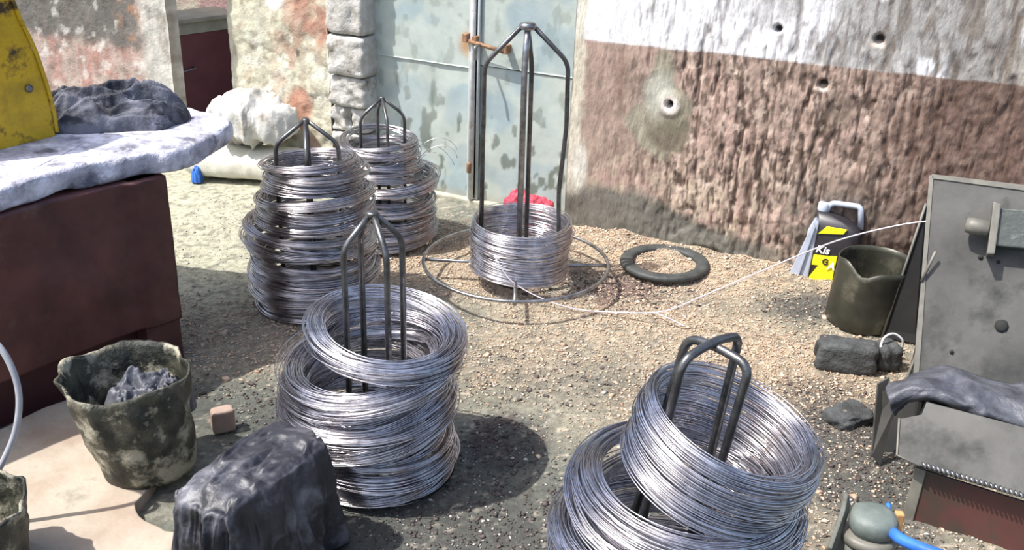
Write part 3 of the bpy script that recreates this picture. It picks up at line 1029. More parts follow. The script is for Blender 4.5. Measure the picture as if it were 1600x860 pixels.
for i, rr_ in enumerate(rods):
    pts = [AT(*q) for q in rr_]
    b = pts[0].copy(); d = pts[1] - pts[0]
    b = pts[0] - d / d[2] * (pts[0][2] - RZ)
    ap = apex + np.array([[-.022, 0, -.004], [.022, 0, -.004], [0, -.010, -.006], [0, .010, -.006]][i])
    tube('rod', fillet([b] + pts[(0 if len(pts) > 2 else 1):] + [ap], .035), .0085 if i != 2 else .011, M['steel_dark' if i != 2 else 'steel_worn'], e, 10)
lathe('top_plate', [(.026, -.012), (.030, -.008), (.030, .004), (.024, .010)], apex, M['steel_worn'], e, 18)

# near stand: two bent hoops crossing at the top, leaning
e = empty('hoop_stand', (.36, 1.60, 0), 'two crossed bent hoops standing in the nearest stack', 'coil stand')
hc = np.array([.372, 1.60])


def hoop(p0, p1, q0, q1, mid):
    return fillet([p0, p1, mid, q1, q0], .03, 8)


top = AT(1117, 536, 1.60)
FL = AT(1068, 562, 1.545); BR = AT(1156, 524, 1.655)
BL = AT(1074, 527, 1.655); FR = AT(1172, 572, 1.545)
def down(p, px, py, Y, z):
    q = AT(px, py, Y)
    d = (q - p) / (p[2] - q[2])
    return p + d * (p[2] - z)
fl = down(FL, 1040, 672, 1.545, .05); br = down(BR, 1112, 705, 1.655, .05)
fr = down(FR, 1128, 720, 1.545, .05); bl = down(BL, 1040, 640, 1.655, .05)
tube('hoop', hoop(fl, FL, br, BR, top + Z * .004), .0085, M['steel_dark'], e, 12)
tube('hoop', hoop(bl, BL, fr, FR, top - Z * .006), .0085, M['steel_dark'], e, 12)
tube('base_ring', ringpts((.335, 1.60, .012), .17, 64), .008, M['steel_dark'], e, 8, True)
for q in (fl, br, fr, bl):
    tube('foot', [q, np.array([.335, 1.60, .012]) + (q - np.array([.335, 1.6, q[2]])) * 1.0], .008, M['steel_dark'], e, 8)

# drawn wire running from the drum coil to the machine
pts = [AT(775, 405, 3.30), AT(800, 440, 3.275), AT(850, 468, 3.25), AT(905, 484, 3.22), AT(960, 488, 3.19), AT(1035, 487, 3.14),
       AT(1100, 462, 3.08), AT(1180, 428, 3.02), AT(1300, 379, 2.92), AT(1400, 353, 2.82), AT(1470, 344, 2.76), AT(1516, 341, 2.72)]
o = tube('drawn_wire', catmull(pts, 6), .0024, M['bright_wire'], None, 6)
tag(o, 'single bright wire running from the drum coil across to the machine nozzle', 'wire')
pp = [G(1028, 491, .012), G(1050, 500, .02), G(1070, 510, .010)]
o = tube('wire_offcut', catmull(pp, 5), .0028, M['bright_wire'], None, 6)
tag(o, 'short bright wire offcut lying on the floor behind the nearest stack', 'wire')
# springy loose ends beside the far stack
k0 = AT(668, 262, 3.84)
paths = []
for i in range(7):
    rg = np.random.default_rng(300 + i)
    c0 = k0 + np.array([rg.uniform(-.02, .05), rg.uniform(-.02, .02), rg.uniform(-.03, .03)])
    r_ = rg.uniform(.05, .12); a0 = rg.uniform(0, 2); a1 = a0 + rg.uniform(1.5, 3)
    ax = np.array([1, 0, rg.uniform(-.4, .4)]); ay = np.array([0, .4, .9])
    paths.append([c0 + r_ * (math.cos(a) * ax + math.sin(a) * ay) for a in np.linspace(a0, a1, 16)])
o = tubes('loose_wire_ends', paths, .0011, M['wire_b'], None, 5)
tag(o, 'springy tangle of thin wire ends at the right side of the stack beside the door', 'wire', kind='stuff')
# ------------------------------------------------------------------ rubber ring on the floor
tc_ = (G(967, 420) + G(1110, 424)) / 2
prof = []
for a in np.linspace(0, 2 * math.pi, 20, endpoint=False):
    prof.append((.148 + .026 * math.copysign(abs(math.cos(a)) ** .8, math.cos(a)), .018 + .014 * math.copysign(abs(math.sin(a)) ** .8, math.sin(a))))
prof.append(prof[0])
V = []; F = []
n = 56
for i in range(n):
    a = 2 * math.pi * i / n
    w = 1 + .02 * math.sin(2 * a + .5)
    for r_, h_ in prof[:-1]:
        V.append(np.array([tc_[0] + r_ * w * math.cos(a), tc_[1] + .02 + r_ * w * math.sin(a), h_ + .004]))
m = len(prof) - 1
for i in range(n):
    for j in range(m):
        F.append([i * m + j, ((i + 1) % n) * m + j, ((i + 1) % n) * m + (j + 1) % m, i * m + (j + 1) % m])
o = pmesh('rubber_ring', V, F, M['rubber'], None, smooth=True)
tag(o, 'flat black rubber tyre ring lying on sawdust by the wall', 'tyre')

# red net bag behind the tall stand
q0 = AT(795, 318, 3.93); q1 = AT(866, 322, 3.93)
e = empty('red_bundle', ((q0[0] + q1[0]) / 2, 3.93, .0), 'crumpled red net bundle on the floor at the foot of the door', 'bundle')
sack_mesh('bundle_body', ((q0[0] + q1[0]) / 2, 3.95, .0), .195, .10, .155, D2R(-20), M['red_bag'], e, seed=19, fold=.02, power=6, tilt=-.18)
o = cloth_heap('bundle_end', (q0[0] + .01, 3.98, .10), .035, .03, .05, 0, M['red_bag'], e, seed=21, n=36, fold=.012)

# ------------------------------------------------------------------ jug, tin, stones by the machine
jp = G(1282, 446)
e = empty('oil_jug', (jp[0], jp[1], 0), 'grey plastic oil jug with yellow and black label behind the olive tin', 'jug')
JU = np.array([.90, -.43, 0]); JN = np.array([-.43, -.90, 0])
lean_v = np.array([.05, .05, 1.0])
jb = np.array([jp[0] + .03, jp[1] + .04, .01])


def JP(u, v, h): return jb + JU * u + JN * v + lean_v * h


def rrect(w, d, r, n=5):
    out = []
    for (sx, sy, a0) in ((1, 1, 0), (-1, 1, 90), (-1, -1, 180), (1, -1, 270)):
        for k in range(n):
            a = D2R(a0 + 90 * k / (n - 1))
            out.append((sx * (w - r) + r * math.cos(a), sy * (d - r) + r * math.sin(a)))
    return out


secs = [(.085, .052, 0, 0), (.092, .058, .006, 0), (.093, .058, .19, 0), (.086, .054, .225, 0), (.06, .042, .245, -.02), (.035, .03, .258, -.045), (.02, .02, .264, -.06)]
V = []; F = []
for (w, d, h, sh) in secs:
    for (x, y) in rrect(w, d, min(w, d) * .5): V.append(JP(x + sh, y, h))
kk = 20
for i in range(len(secs) - 1):
    for j in range(kk):
        F.append([i * kk + j, i * kk + (j + 1) % kk, (i + 1) * kk + (j + 1) % kk, (i + 1) * kk + j])
F.append(list(range(kk))); F.append([(len(secs) - 1) * kk + j for j in range(kk)][::-1])
body = pmesh('jug_body', V, F, M['jug_dark'], e, smooth=True)
# pale translucent shoulder strip and handle
tube('handle', fillet([JP(-.055, .0, .24), JP(-.04, .0, .300), JP(.07, .0, .305), JP(.085, 0, .22)], .02), .011, M['jug_grey'], e, 10)
lathe('cap', [(.021, 0), (.022, .004), (.022, .030), (.019, .034)], JP(-.062, 0, .264), M['jug_grey'], e, 18, axis=lean_v)
slab('side_strip', [JP(-.096, .064, .0), JP(-.060, .064, .0), JP(-.060, .064, .235), JP(-.078, .064, .255), JP(-.096, .064, .20)], .03, M['jug_grey'], e, .006)
slab('drip_sheet', [JP(-.135, .075, .0), JP(-.095, .075, .0), JP(-.068, .075, .22), JP(-.080, .075, .24)], .008, M['jug_grey'], e, .003)
lab = slab('label_panel', [JP(-.055, .063, .195), JP(.035, .063, .210), JP(.045, .063, .250 - .02), JP(-.03, .063, .228)], .006, M['label_yellow'], e, .001)
slab('label_panel', [JP(-.056, .063, .110), JP(.03, .063, .120), JP(.03, .063, .078), JP(-.056, .063, .070)], .006, M['label_yellow'], e, .001)
slab('label_panel', [JP(-.030, .063, .074), JP(.03, .063, .080), JP(.03, .063, .012), JP(-.056, .063, .010), JP(-.056, .063, .022)], .006, M['label_yellow'], e, .001)


def text(name, s, size, loc, xdir, ydir, mat, parent, extr=.0006, shear=0.0, bold=0.0):
    cu = bpy.data.curves.new(name, 'FONT'); cu.body = s; cu.size = size; cu.extrude = extr; cu.shear = shear; cu.offset = bold
    cu.align_x = 'LEFT'
    o = bpy.data.objects.new(name, cu); COL.objects.link(o)
    x = Vector([float(v) for v in xdir]).normalized(); y = Vector([float(v) for v in ydir]); y = (y - x * y.dot(x)).normalized(); z = x.cross(y)
    dg = bpy.context.evaluated_depsgraph_get()
    me = bpy.data.meshes.new_from_object(o.evaluated_get(dg))
    bpy.data.objects.remove(o)
    mtx = Matrix(((x.x, y.x, z.x, loc[0]), (x.y, y.y, z.y, loc[1]), (x.z, y.z, z.z, loc[2]), (0, 0, 0, 1)))
    me.transform(mtx)
    me.materials.clear()
    return link(name, me, mat, parent, smooth=False)


text('lettering', 'Kis', .040, JP(-.052, .066, .124), JU, lean_v, M['label_white'], e, shear=.2, bold=.001)
text('lettering', 'G', .032, JP(-.020, .066, .082), JU, lean_v, M['jug_dark'], e, bold=.001)
text('lettering', 'A', .040, JP(.002, .068, .068), JU, lean_v, M['label_white'], e, shear=.2, bold=.001)

# crumpled dark plastic behind jug
o = cloth_heap('dark_plastic_heap', (jp[0] + .20, jp[1] + .06, 0), .10, .06, .20, -.4, M['black_bag'], seed=25, n=60, fold=.05)
tag(o, 'crumpled black plastic heap between the jug and the wall', 'plastic')

tp = G(1354, 512)
e = empty('olive_tin', (tp[0], tp[1], 0), 'open oily olive tin drum with a cut rim, beside the machine', 'tin')
n = 40
V = []; F = []
Rr = .128
hts = [0, .004, .05, .11, .17, .215, .235]
for layer in (0, 1):
    for k, h in enumerate(hts):
        for i in range(n):
            a = 2 * math.pi * i / n
            hh = h
            if k >= 5:
                hh = h + .014 * math.exp(-((a - D2R(200)) / .35) ** 2) - .028 * math.exp(-((a - D2R(235)) / .30) ** 2) - .01 * math.exp(-((a - D2R(300)) / .6) ** 2)
            r_ = Rr * (1 + .02 * math.sin(2 * a) + .012 * math.sin(5 * a + h * 20)) * (.97 if k == 0 else 1)
            if k == 3: r_ *= 1.012
            if layer: r_ -= .004; hh = max(hh, .006)
            V.append(np.array([tp[0] + r_ * math.cos(a) + .05 * hh, tp[1] + .06 + r_ * math.sin(a), hh + .002]))
m = len(hts)
for k in range(m - 1):
    for i in range(n):
        j = (i + 1) % n
        F.append([k * n + i, k * n + j, (k + 1) * n + j, (k + 1) * n + i])
        F.append([(m + k) * n + j, (m + k) * n + i, (m + k + 1) * n + i, (m + k + 1) * n + j])
for i in range(n):
    j = (i + 1) % n
    F.append([(m - 1) * n + i, (m - 1) * n + j, (2 * m - 1) * n + j, (2 * m - 1) * n + i])
F.append(list(range(n))[::-1]); F.append([m * n + i for i in range(n)])
pmesh('tin_body', V, F, M['tin'], e, smooth=True)


def rock(name, c, sx, sy, sz, yaw, label, cat='stone', seed=1, mat='rock', sub=3, pw=4.0, amp=.16):
    bm = bmesh.new()
    bmesh.ops.create_cube(bm, size=2)
    bmesh.ops.subdivide_edges(bm, edges=bm.edges[:], cuts=12, use_grid_fill=True)
    ca, sa = math.cos(yaw), math.sin(yaw)
    for v in bm.verts:
        d = np.array(v.co); L = (np.abs(d) ** pw).sum() ** (1 / pw)
        d = d / L
        k = 1 + amp * (float(fbm(d[0] * 2 + seed, d[1] * 2 + d[2] * 1.5, seed, 4)) - .5) * 2
        d = d * k
        x, y, z = d[0] * sx, d[1] * sy, d[2] * sz
        v.co = (c[0] + x * ca - y * sa, c[1] + x * sa + y * ca, c[2] + z + sz * .92)
    me = bpy.data.meshes.new(name); bm.to_mesh(me); bm.free()
    me.polygons.foreach_set('use_smooth', [True] * len(me.polygons))
    o = link(name, me, M[mat], None, smooth=False)
    tag(o, label, cat)
    return o


q = G(1322, 577)
rock('oily_block', (q[0], q[1] + .02, -.005), .095, .045, .050, D2R(-12), 'dark oily square block in front of the olive tin', 'block', 31, pw=7, amp=.10)
q = G(1388, 575)
rock('oily_lump', (q[0] - .01, q[1] + .02, -.005), .045, .045, .045, .2, 'small dark oily lump at the right end of the square block', 'stone', 33)
q = G(1325, 655)
rock('dirt_lump', (q[0], q[1], -.012), .065, .050, .025, .4, 'low dark lump of oily dirt below the square block', 'stone', 35, amp=.3)
pp = [G(1375, 552, .06), G(1380, 530, .10), G(1396, 522, .11), G(1410, 532, .09), G(1408, 548, .05)]
o = tube('white_cord', catmull(pp, 6), .004, M['white_cord'], None, 7)
tag(o, 'short curl of pale cord on top of the dark lump', 'cord')

# ------------------------------------------------------------------ the drawing machine
PA = AT(1430, 610, 2.45)
n1 = NW * math.cos(D2R(28)) + Z * math.sin(D2R(28))
e = empty('drawing_machine', (float(PA[0]) + .3, float(PA[1]) + .1, 0), 'large oily grey steel wire drawing machine filling the right edge', 'machine')
up_pan = [ONP(*q, PA, n1) for q in ((1456, 272), (1600, 291), (1760, 312), (1840, 690), (1600, 650), (1425, 615), (1434, 520), (1442, 430))]
slab('top_panel', up_pan, .012, M['machine'], e, .002)
# pale rubbed edge strip down the left side
es = [ONP(*q, PA + n1 * .004, n1) for q in ((1452, 274), (1459, 274), (1447, 430), (1441, 520), (1434, 610), (1425, 612), (1432, 520), (1440, 430))]
slab('edge_strip', es, .018, M['machine_edge'], e, .001)
tpn = [ONP(*q, PA + n1 * .004, n1) for q in ((1456, 272), (1600, 289), (1760, 310), (1760, 318), (1600, 298), (1456, 279))]
slab('edge_strip', tpn, .02, M['machine_edge'], e, .001)


def under(px, py, dz):
    return ONP(px, py, PA, n1) + dz


# side cheek behind the edge and the dark hollow
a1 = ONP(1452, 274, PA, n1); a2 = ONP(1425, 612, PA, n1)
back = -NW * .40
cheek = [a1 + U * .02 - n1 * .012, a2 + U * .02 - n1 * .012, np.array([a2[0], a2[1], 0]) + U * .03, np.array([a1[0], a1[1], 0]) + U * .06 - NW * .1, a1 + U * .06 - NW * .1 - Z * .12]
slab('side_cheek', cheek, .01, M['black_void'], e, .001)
# leaning outer plates, faces painted black for the shaded gap between
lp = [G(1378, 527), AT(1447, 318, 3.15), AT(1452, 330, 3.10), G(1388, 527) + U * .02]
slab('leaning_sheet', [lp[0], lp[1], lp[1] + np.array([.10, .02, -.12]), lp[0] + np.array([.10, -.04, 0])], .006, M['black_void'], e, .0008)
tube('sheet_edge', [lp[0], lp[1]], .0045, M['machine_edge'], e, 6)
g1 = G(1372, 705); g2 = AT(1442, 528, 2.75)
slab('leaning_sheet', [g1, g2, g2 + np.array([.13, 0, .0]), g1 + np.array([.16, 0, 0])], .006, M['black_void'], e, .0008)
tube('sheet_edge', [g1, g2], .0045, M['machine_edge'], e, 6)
# front-left foot plate
fp = [AT(1372, 600, 2.38), AT(1390, 590, 2.40), AT(1398, 640, 2.36), AT(1376, 730, 2.33), AT(1362, 712, 2.33)]
slab('foot_plate', fp, .008, M['machine'], e, .001)
# ledge plate below
PB = AT(1400, 712, 2.12)
n2 = NW * math.cos(D2R(50)) + Z * math.sin(D2R(50))
led = [ONP(*q, PB, n2) for q in ((1404, 655), (1440, 648), (1448, 628), (1600, 668), (1780, 715), (1800, 835), (1600, 777), (1437, 728), (1402, 712))]
slab('ledge_plate', led, .012, M['machine'], e, .002)
le = [ONP(*q, PB, n2) + n2 * .003 for q in ((1405, 655), (1401, 712), (1437, 729))]
tube('ledge_edge', le, .003, M['machine_edge'], e, 6)
# twisted seam along the ledge
ca_, cb_ = ONP(1440, 727, PB, n2), ONP(1780, 832, PB, n2)
L_ = np.linalg.norm(cb_ - ca_); dr = (cb_ - ca_) / L_
nb = int(L_ / .011)
for i in range(nb):
    c0 = ca_ + dr * (i + .5) * L_ / nb + n2 * .004
    side = np.cross(dr, n2)
    tube('rope_strand', [c0 - dr * .005 - side * .006, c0 + n2 * .003, c0 + dr * .005 + side * .006], .0036, M['steel_worn'], e, 6)
# lower red panel
PC = PB - NW * .03 - Z * .012
n3 = NW * math.cos(D2R(8)) + Z * math.sin(D2R(8))
redp = [ONP(*q, PC, n3) for q in ((1442, 735), (1600, 785), (1780, 842), (1800, 1100), (1600, 1060), (1380, 1000), (1410, 860))]
slab('lower_panel', redp, .010, M['machine_red'], e, .002)
post = [ONP(*q, PC + n3 * .006, n3) for q in ((1430, 731), (1447, 737), (1412, 870), (1385, 1000), (1360, 1000), (1392, 870))]
slab('corner_post', post, .03, M['machine_edge'], e, .002)
slab('bracket', [AT(1436, 650, 2.28), AT(1449, 618, 2.30), AT(1446, 650, 2.27), AT(1440, 662, 2.26)], .02, M['machine_edge'], e, .001)
# carcass behind, dark
mid = (ONP(1500, 640, PA, n1))
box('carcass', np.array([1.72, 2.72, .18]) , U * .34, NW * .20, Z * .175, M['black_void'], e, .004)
# die holder and nozzle on the top panel
PD = ONP(1560, 400, PA, n1)
hh_ = n1 * .09


def onp(px, py): return ONP(px, py, PA, n1)


hb = [onp(1548, 388), onp(1700, 402), onp(1700, 340), onp(1550, 330)]
V = hb + [p + n1 * .055 for p in hb]
body = pmesh('die_holder', V, [[0, 1, 2, 3], [7, 6, 5, 4], [0, 4, 5, 1], [1, 5, 6, 2], [2, 6, 7, 3], [3, 7, 4, 0]], M['machine_green'], e, bevel=.004)
fl_ = [onp(1540, 402), onp(1552, 402), onp(1562, 326), onp(1550, 322)]
V = fl_ + [p + n1 * .07 for p in fl_]
pmesh('holder_flange', V, [[0, 1, 2, 3], [7, 6, 5, 4], [0, 4, 5, 1], [1, 5, 6, 2], [2, 6, 7, 3], [3, 7, 4, 0]], M['machine_edge'], e, bevel=.003)
nz = onp(1545, 362) + n1 * .045
lathe('nozzle', [(.008, -.062), (.020, -.060), (.023, -.045), (.023, -.004), (.018, .0)], nz, M['machine_edge'], e, 20, axis=U)
# small stud and bolt hole on the panel
s0_ = onp(1440, 440); s1_ = onp(1462, 395)
tube('stay_rod', [s0_ + n1 * .006, s1_ + n1 * .03], .004, M['machine_edge'], e, 8)
for (px, py, r_) in ((1565, 510, .018), (1487, 550, .006), (1532, 402, .007), (1560, 410, .005)):
    c0 = onp(px, py)
    lathe('bolt_head', [(r_, -.001), (r_, .004), (r_ * .7, .007)], c0, M['black_void'], e, 8, axis=n1, wob=.12 if r_ > .01 else 0)

# oily rag draped over the machine ledge
def ribbon_rag(name, rows, mat, label, seed, fold=.012, thick=.006, nu=90, nv=34, cat='rag', freq=4):
    """cloth lofted through rows of points (each row: list of 3D points), with creases and thickness"""
    rows = [np.array(catmull(r, 12)) for r in rows]
    rows = [np.stack([np.interp(np.linspace(0, 1, nu), np.linspace(0, 1, len(r)), r[:, k]) for k in range(3)], -1) for r in rows]
    rows = np.array(rows)           # (R, nu, 3)
    t = np.linspace(0, 1, nv); tt = np.linspace(0, 1, len(rows))
    P = np.empty((nu, nv, 3))
    for i in range(nu):
        q = np.array(catmull(list(rows[:, i]), 10))
        for k in range(3):
            P[i, :, k] = np.interp(t, np.linspace(0, 1, len(q)), q[:, k])
    du = np.gradient(P, axis=0); dv = np.gradient(P, axis=1)
    nn = np.cross(du, dv); nn /= np.linalg.norm(nn, axis=-1, keepdims=True) + 1e-9
    tocam = np.array([0, 0, CAM_H]) - P
    if (nn * tocam).sum(-1).mean() < 0: nn = -nn
    A, B = np.meshgrid(np.linspace(0, 1, nu), t, indexing='ij')
    w = fbm(A * 3, B * 3, seed + 4, 2) - .5
    f = ridge((A * .6 + w * .4) * freq, (B + w * .5) * freq * 1.6, seed, 3)
    P = P + nn * ((f - .4) * fold * 2)[..., None]
    Q = P - nn * thick
    n_ = nu * nv
    F = grid_faces(nu, nv)
    idx = np.array([i * nv for i in range(nu)] + [(nu - 1) * nv + j for j in range(1, nv)] +
                   [i * nv + nv - 1 for i in range(nu - 2, -1, -1)] + [j for j in range(nv - 2, 0, -1)])
    m_ = len(idx)
    FB = np.array([[idx[(i + 1) % m_], idx[i], n_ + idx[i], n_ + idx[(i + 1) % m_]] for i in range(m_)])
    o = nmesh(name, np.vstack([P.reshape(-1, 3), Q.reshape(-1, 3)]), np.vstack([F, F[:, ::-1] + n_, FB]), M[mat])
    tag(o, label, cat)
    return o


r1 = [AT(x, y, Y) for x, y, Y in ((1385, 608, 2.36), (1430, 585, 2.40), (1480, 572, 2.43), (1540, 590, 2.40), (1610, 606, 2.36), (1700, 620, 2.32))]
r2 = [AT(x, y, Y) for x, y, Y in ((1388, 622, 2.28), (1430, 602, 2.29), (1480, 598, 2.30), (1540, 612, 2.28), (1610, 630, 2.24), (1700, 650, 2.20))]
r3 = [AT(x, y, Y) for x, y, Y in ((1392, 640, 2.28), (1425, 618, 2.27), (1480, 622, 2.24), (1540, 645, 2.20), (1610, 668, 2.16), (1700, 690, 2.12))]
r4 = [AT(x, y, Y) for x, y, Y in ((1398, 650, 2.30), (1428, 622, 2.30), (1480, 630, 2.26), (1545, 660, 2.22), (1610, 688, 2.18), (1700, 710, 2.13))]
ribbon_rag('oily_rag', [r1, r2, r3, r4], 'grey_rag', 'long dark grey oily rag draped across the machine above its ledge', 61, .014, .008)

# motor pot at the lower right and blue pipe
pc = AT(1362, 812, 1.92)
e = empty('motor_pot', (pc[0], pc[1], 0), 'grey-green rounded cast housing with bolted collar at the lower right', 'housing')
zt = pc[2]
lathe('dome', [(.050, -.03), (.056, -.016), (.056, .002), (.050, .014), (.035, .021), (.01, .024)], (pc[0] + .005, pc[1], zt), M['pot'], e, 28, wob=.06)
lathe('collar', [(.062, -.055), (.066, -.05), (.066, -.036), (.058, -.030)], (pc[0], pc[1], zt), M['machine_edge'], e, 28, wob=.03)
lathe('housing_body', [(.060, -zt), (.072, -zt + .02), (.075, -.12), (.060, -.055)], (pc[0], pc[1], zt), M['pot_dark'], e, 28, wob=.10)
slab('fin', [AT(1312, 858, 1.90), AT(1330, 790, 1.95), AT(1326, 772, 1.95), AT(1320, 800, 1.92), AT(1300, 858, 1.86), AT(1296, 900, 1.86), AT(1312, 900, 1.88)], .012, M['pot_dark'], e, .003)
pp = [AT(1388, 788, 1.98), AT(1390, 820, 1.92), AT(1400, 838, 1.86), AT(1440, 858, 1.80), AT(1520, 885, 1.72)]
o = tube('blue_hose', catmull(pp, 6), [.006] * 8 + [.014] * 17 if len(catmull(pp, 6)) == 25 else .012, M['blue'], None, 10)
tag(o, 'bright blue plastic hose curling round the cast housing', 'hose')
q = AT(1403, 815, 2.0)
o = box('wooden_peg', (q[0], q[1], q[2] - .02), np.array([.010, 0, 0]), np.array([0, .010, 0]), Z * .045, M['orange'], None, .003)
o.location = (0, 0, 0)
tag(o, 'small orange wooden peg between the housing and machine post', 'peg')

# ------------------------------------------------------------------ left foreground: counter, slab, platform
cor = np.array([-1.025, 2.767, 0]); fd = np.array([.625, .780, 0]); fnn = np.array([.780, -.625, 0])
e = empty('counter', (-1.5, 2.4, 0), 'dull red painted counter under the rough concrete top at left', 'counter')
ctr = lambda t, z, o_: cor - fd * t + fnn * o_ + Z * z
def cbox(name, t0, t1, z0, z1, o0, o1, mat, bev=.006):
    c = (ctr(t0, z0, o0) + ctr(t1, z1, o1)) / 2
    return box(name, c, fd * abs(t1 - t0) / 2, fnn * abs(o1 - o0) / 2, Z * (z1 - z0) / 2, mat, e, bev, 3)
# slightly uneven painted face
nu, nv = 120, 70
tt_ = np.linspace(.0, 1.1, nu); zz_ = np.linspace(.16, .622, nv)
T_, Z_ = np.meshgrid(tt_, zz_, indexing='ij')
hb_ = (fbm(T_ * 6, Z_ * 6, 80, 4) - .5) * .022 + .018 * sst(.13, .09, T_)
P = cor - fd * T_[..., None] + fnn * hb_[..., None] + Z * Z_[..., None]
Q = P - fnn * .12
F = grid_faces(nu, nv); n_ = nu * nv
idx = np.array([i * nv for i in range(nu)] + [(nu - 1) * nv + j for j in range(1, nv)] + [i * nv + nv - 1 for i in range(nu - 2, -1, -1)] + [j for j in range(nv - 2, 0, -1)])
m_ = len(idx)
FB = np.array([[idx[(i + 1) % m_], idx[i], n_ + idx[i], n_ + idx[(i + 1) % m_]] for i in range(m_)])
nmesh('front_panel', np.vstack([P.reshape(-1, 3), Q.reshape(-1, 3)]), np.vstack([F, F[:, ::-1] + n_, FB]), M['red'], e)
cbox('end_pier', -.005, .11, -.02, .622, -.45, .0, M['red'])
cbox('counter_core', -.004, 1.1, .17, .619, -.45, -.02, M['red'])
cbox('plinth_wall', .11, 1.1, -.02, .165, -.16, -.06, M['red_dark'])

# rough concrete slab
zt_ = .695
poly = [G(-130, 335, zt_), G(-60, 312, zt_), G(0, 293, zt_), G(110, 262, zt_), G(215, 241, zt_), G(272, 235, zt_), G(318, 219, zt_), G(345, 201, zt_), G(362, 187, zt_), G(345, 178, zt_),
        G(300, 170, zt_), G(240, 160, zt_), G(120, 145, zt_), G(-20, 140, zt_), G(-150, 190, zt_)]
poly = [p_ for p_ in poly]


def rough_slab(name, poly, thick, mat, label, seed):
    P = np.array(catmull(poly, 14, closed=True))
    c = P.mean(0)
    n = len(P)
    rings = []
    # (inset fraction, z drop)
    th = thick
    prof = [(.0, 1.0), (.03, 1.0), (.015, .90), (-.0, .65), (-.008, .35), (.0, .12), (.03, .0), (.10, -.02), (.35, -.02), (.7, -.02), (.98, -.02)]
    Vv = []
    for (ins, dz) in [(.7, 1.0)] + prof[1:]:
        q = P + (c - P) * ins
        nz_ = fbm(q[:, 0] * 14, q[:, 1] * 14 + dz * 3, seed, 4) - .5
        q = q.copy()
        out = (P - c); out /= np.linalg.norm(out, axis=1)[:, None]
        amp = .030 if ins < .08 else 0
        q += out * (nz_ * amp)[:, None]
        q[:, 2] = zt_ - th * dz * (1 + .35 * (fbm(P[:, 0] * 9, P[:, 1] * 9, seed + 3, 3) - .5) * (1 if dz > .5 and ins < .08 else 0)) + (nz_ * .010)
        Vv.append(q)
    Vv = np.array(Vv)
    F = grid_faces(len(Vv), n + 0)
    F = []
    for k in range(len(Vv) - 1):
        for i in range(n):
            F.append([k * n + i, k * n + (i + 1) % n, (k + 1) * n + (i + 1) % n, (k + 1) * n + i])
    Vl = list(Vv.reshape(-1, 3))
    F.append(list(range(n))[::-1]); F.append([(len(Vv) - 1) * n + i for i in range(n)])
    o = pmesh(name, Vl, F, mat, None, smooth=True)
    tag(o, label, 'counter top')
    return o


rough_slab('concrete_top', poly, .066, M['concrete'], 'rough whitish grey concrete top of the red counter, pointed at its right end', 90)

# dark cloth on the slab
cc = G(170, 192, zt_ + .02)
cloth_heap_o = cloth_heap('dark_cloth', (cc[0] - .02, cc[1] + .07, zt_ + .004), .235, .14, .075, .45, M['cloth'], seed=47, n=150, fold=.075, freq=1.5, stretch=(.7, 2.0))
tag(cloth_heap_o, 'crumpled dark grey cloth lying on the concrete counter top', 'cloth')

# yellow painted iron bracket on the slab
b0 = G(88, 213, zt_); b1 = G(-10, 238, zt_)
dd_ = (b1 - b0) / np.linalg.norm(b1 - b0)
nrm = np.array([-dd_[1], dd_[0], 0])
if nrm @ np.array([0, -1, 0]) < 0: nrm = -nrm
e = empty('yellow_bracket', tuple(b0 + dd_ * .05), 'worn yellow painted iron bracket standing on the counter top at far left', 'bracket')


def on_b(px, py): return ONP(px, py, b0, nrm)


out = [on_b(88, 214), on_b(80, 165), on_b(70, 125), on_b(55, 85), on_b(38, 45), on_b(22, 10), on_b(8, -30), on_b(-120, -60), on_b(-120, 262), on_b(-10, 238)]
slab('bracket_plate', out, .05, M['yellow'], e, .006, seg=3)
fe = [on_b(88, 206), on_b(80, 160), on_b(55, 82), on_b(30, 28), on_b(4, -35)]
tube('rim_bead', [p_ + nrm * .004 for p_ in catmull(fe, 6)], .006, M['yellow'], e, 8)
r_a = AT(38, 62, b0[1] + .06); r_b = AT(2, -40, b0[1] + .06)
tube('iron_bar', [AT(50, 100, b0[1] + .055), r_a, r_b], .011, M['steel_worn'], e, 10)
lathe('bolt_head', [(.010, 0), (.012, .003), (.011, .008), (.005, .011)], on_b(44, 138), M['steel_dark'], e, 12, axis=nrm)

# pale plastered platform
pl = [G(-160, 760, .035), G(0, 672, .035), G(95, 628, .035), G(180, 610, .035), G(262, 690, .035), G(215, 795, .035), G(303, 843, .035), G(370, 900, .035), G(340, 1000, .035), G(-260, 1000, .035)]
M['platform'] = pmat('pale_plaster', (.34, .265, .20), (.46, .41, .33), 5, .8, bump=.4, bscale=25, c3=(.24, .215, .17), s3=5, t3=(.56, .68))
P_ = np.array(catmull(pl, 8, closed=True))
P_[:, :2] += (np.stack([fbm(P_[:, 0] * 12, P_[:, 1] * 12, 95, 3), fbm(P_[:, 0] * 12 + 5, P_[:, 1] * 12, 96, 3)], -1) - .5) * .03
o = slab('trim_7', list(P_), .06, M['platform'], None, .004, direction=(0, 0, -1))
tag(o, kind='structure')

# grimy bucket made from a cut container
bp_ = np.array([-.925, 2.165, .037])
e = empty('grimy_bucket', tuple(bp_), 'tall grimy green-black bucket with torn pale rim beside the red counter', 'bucket')


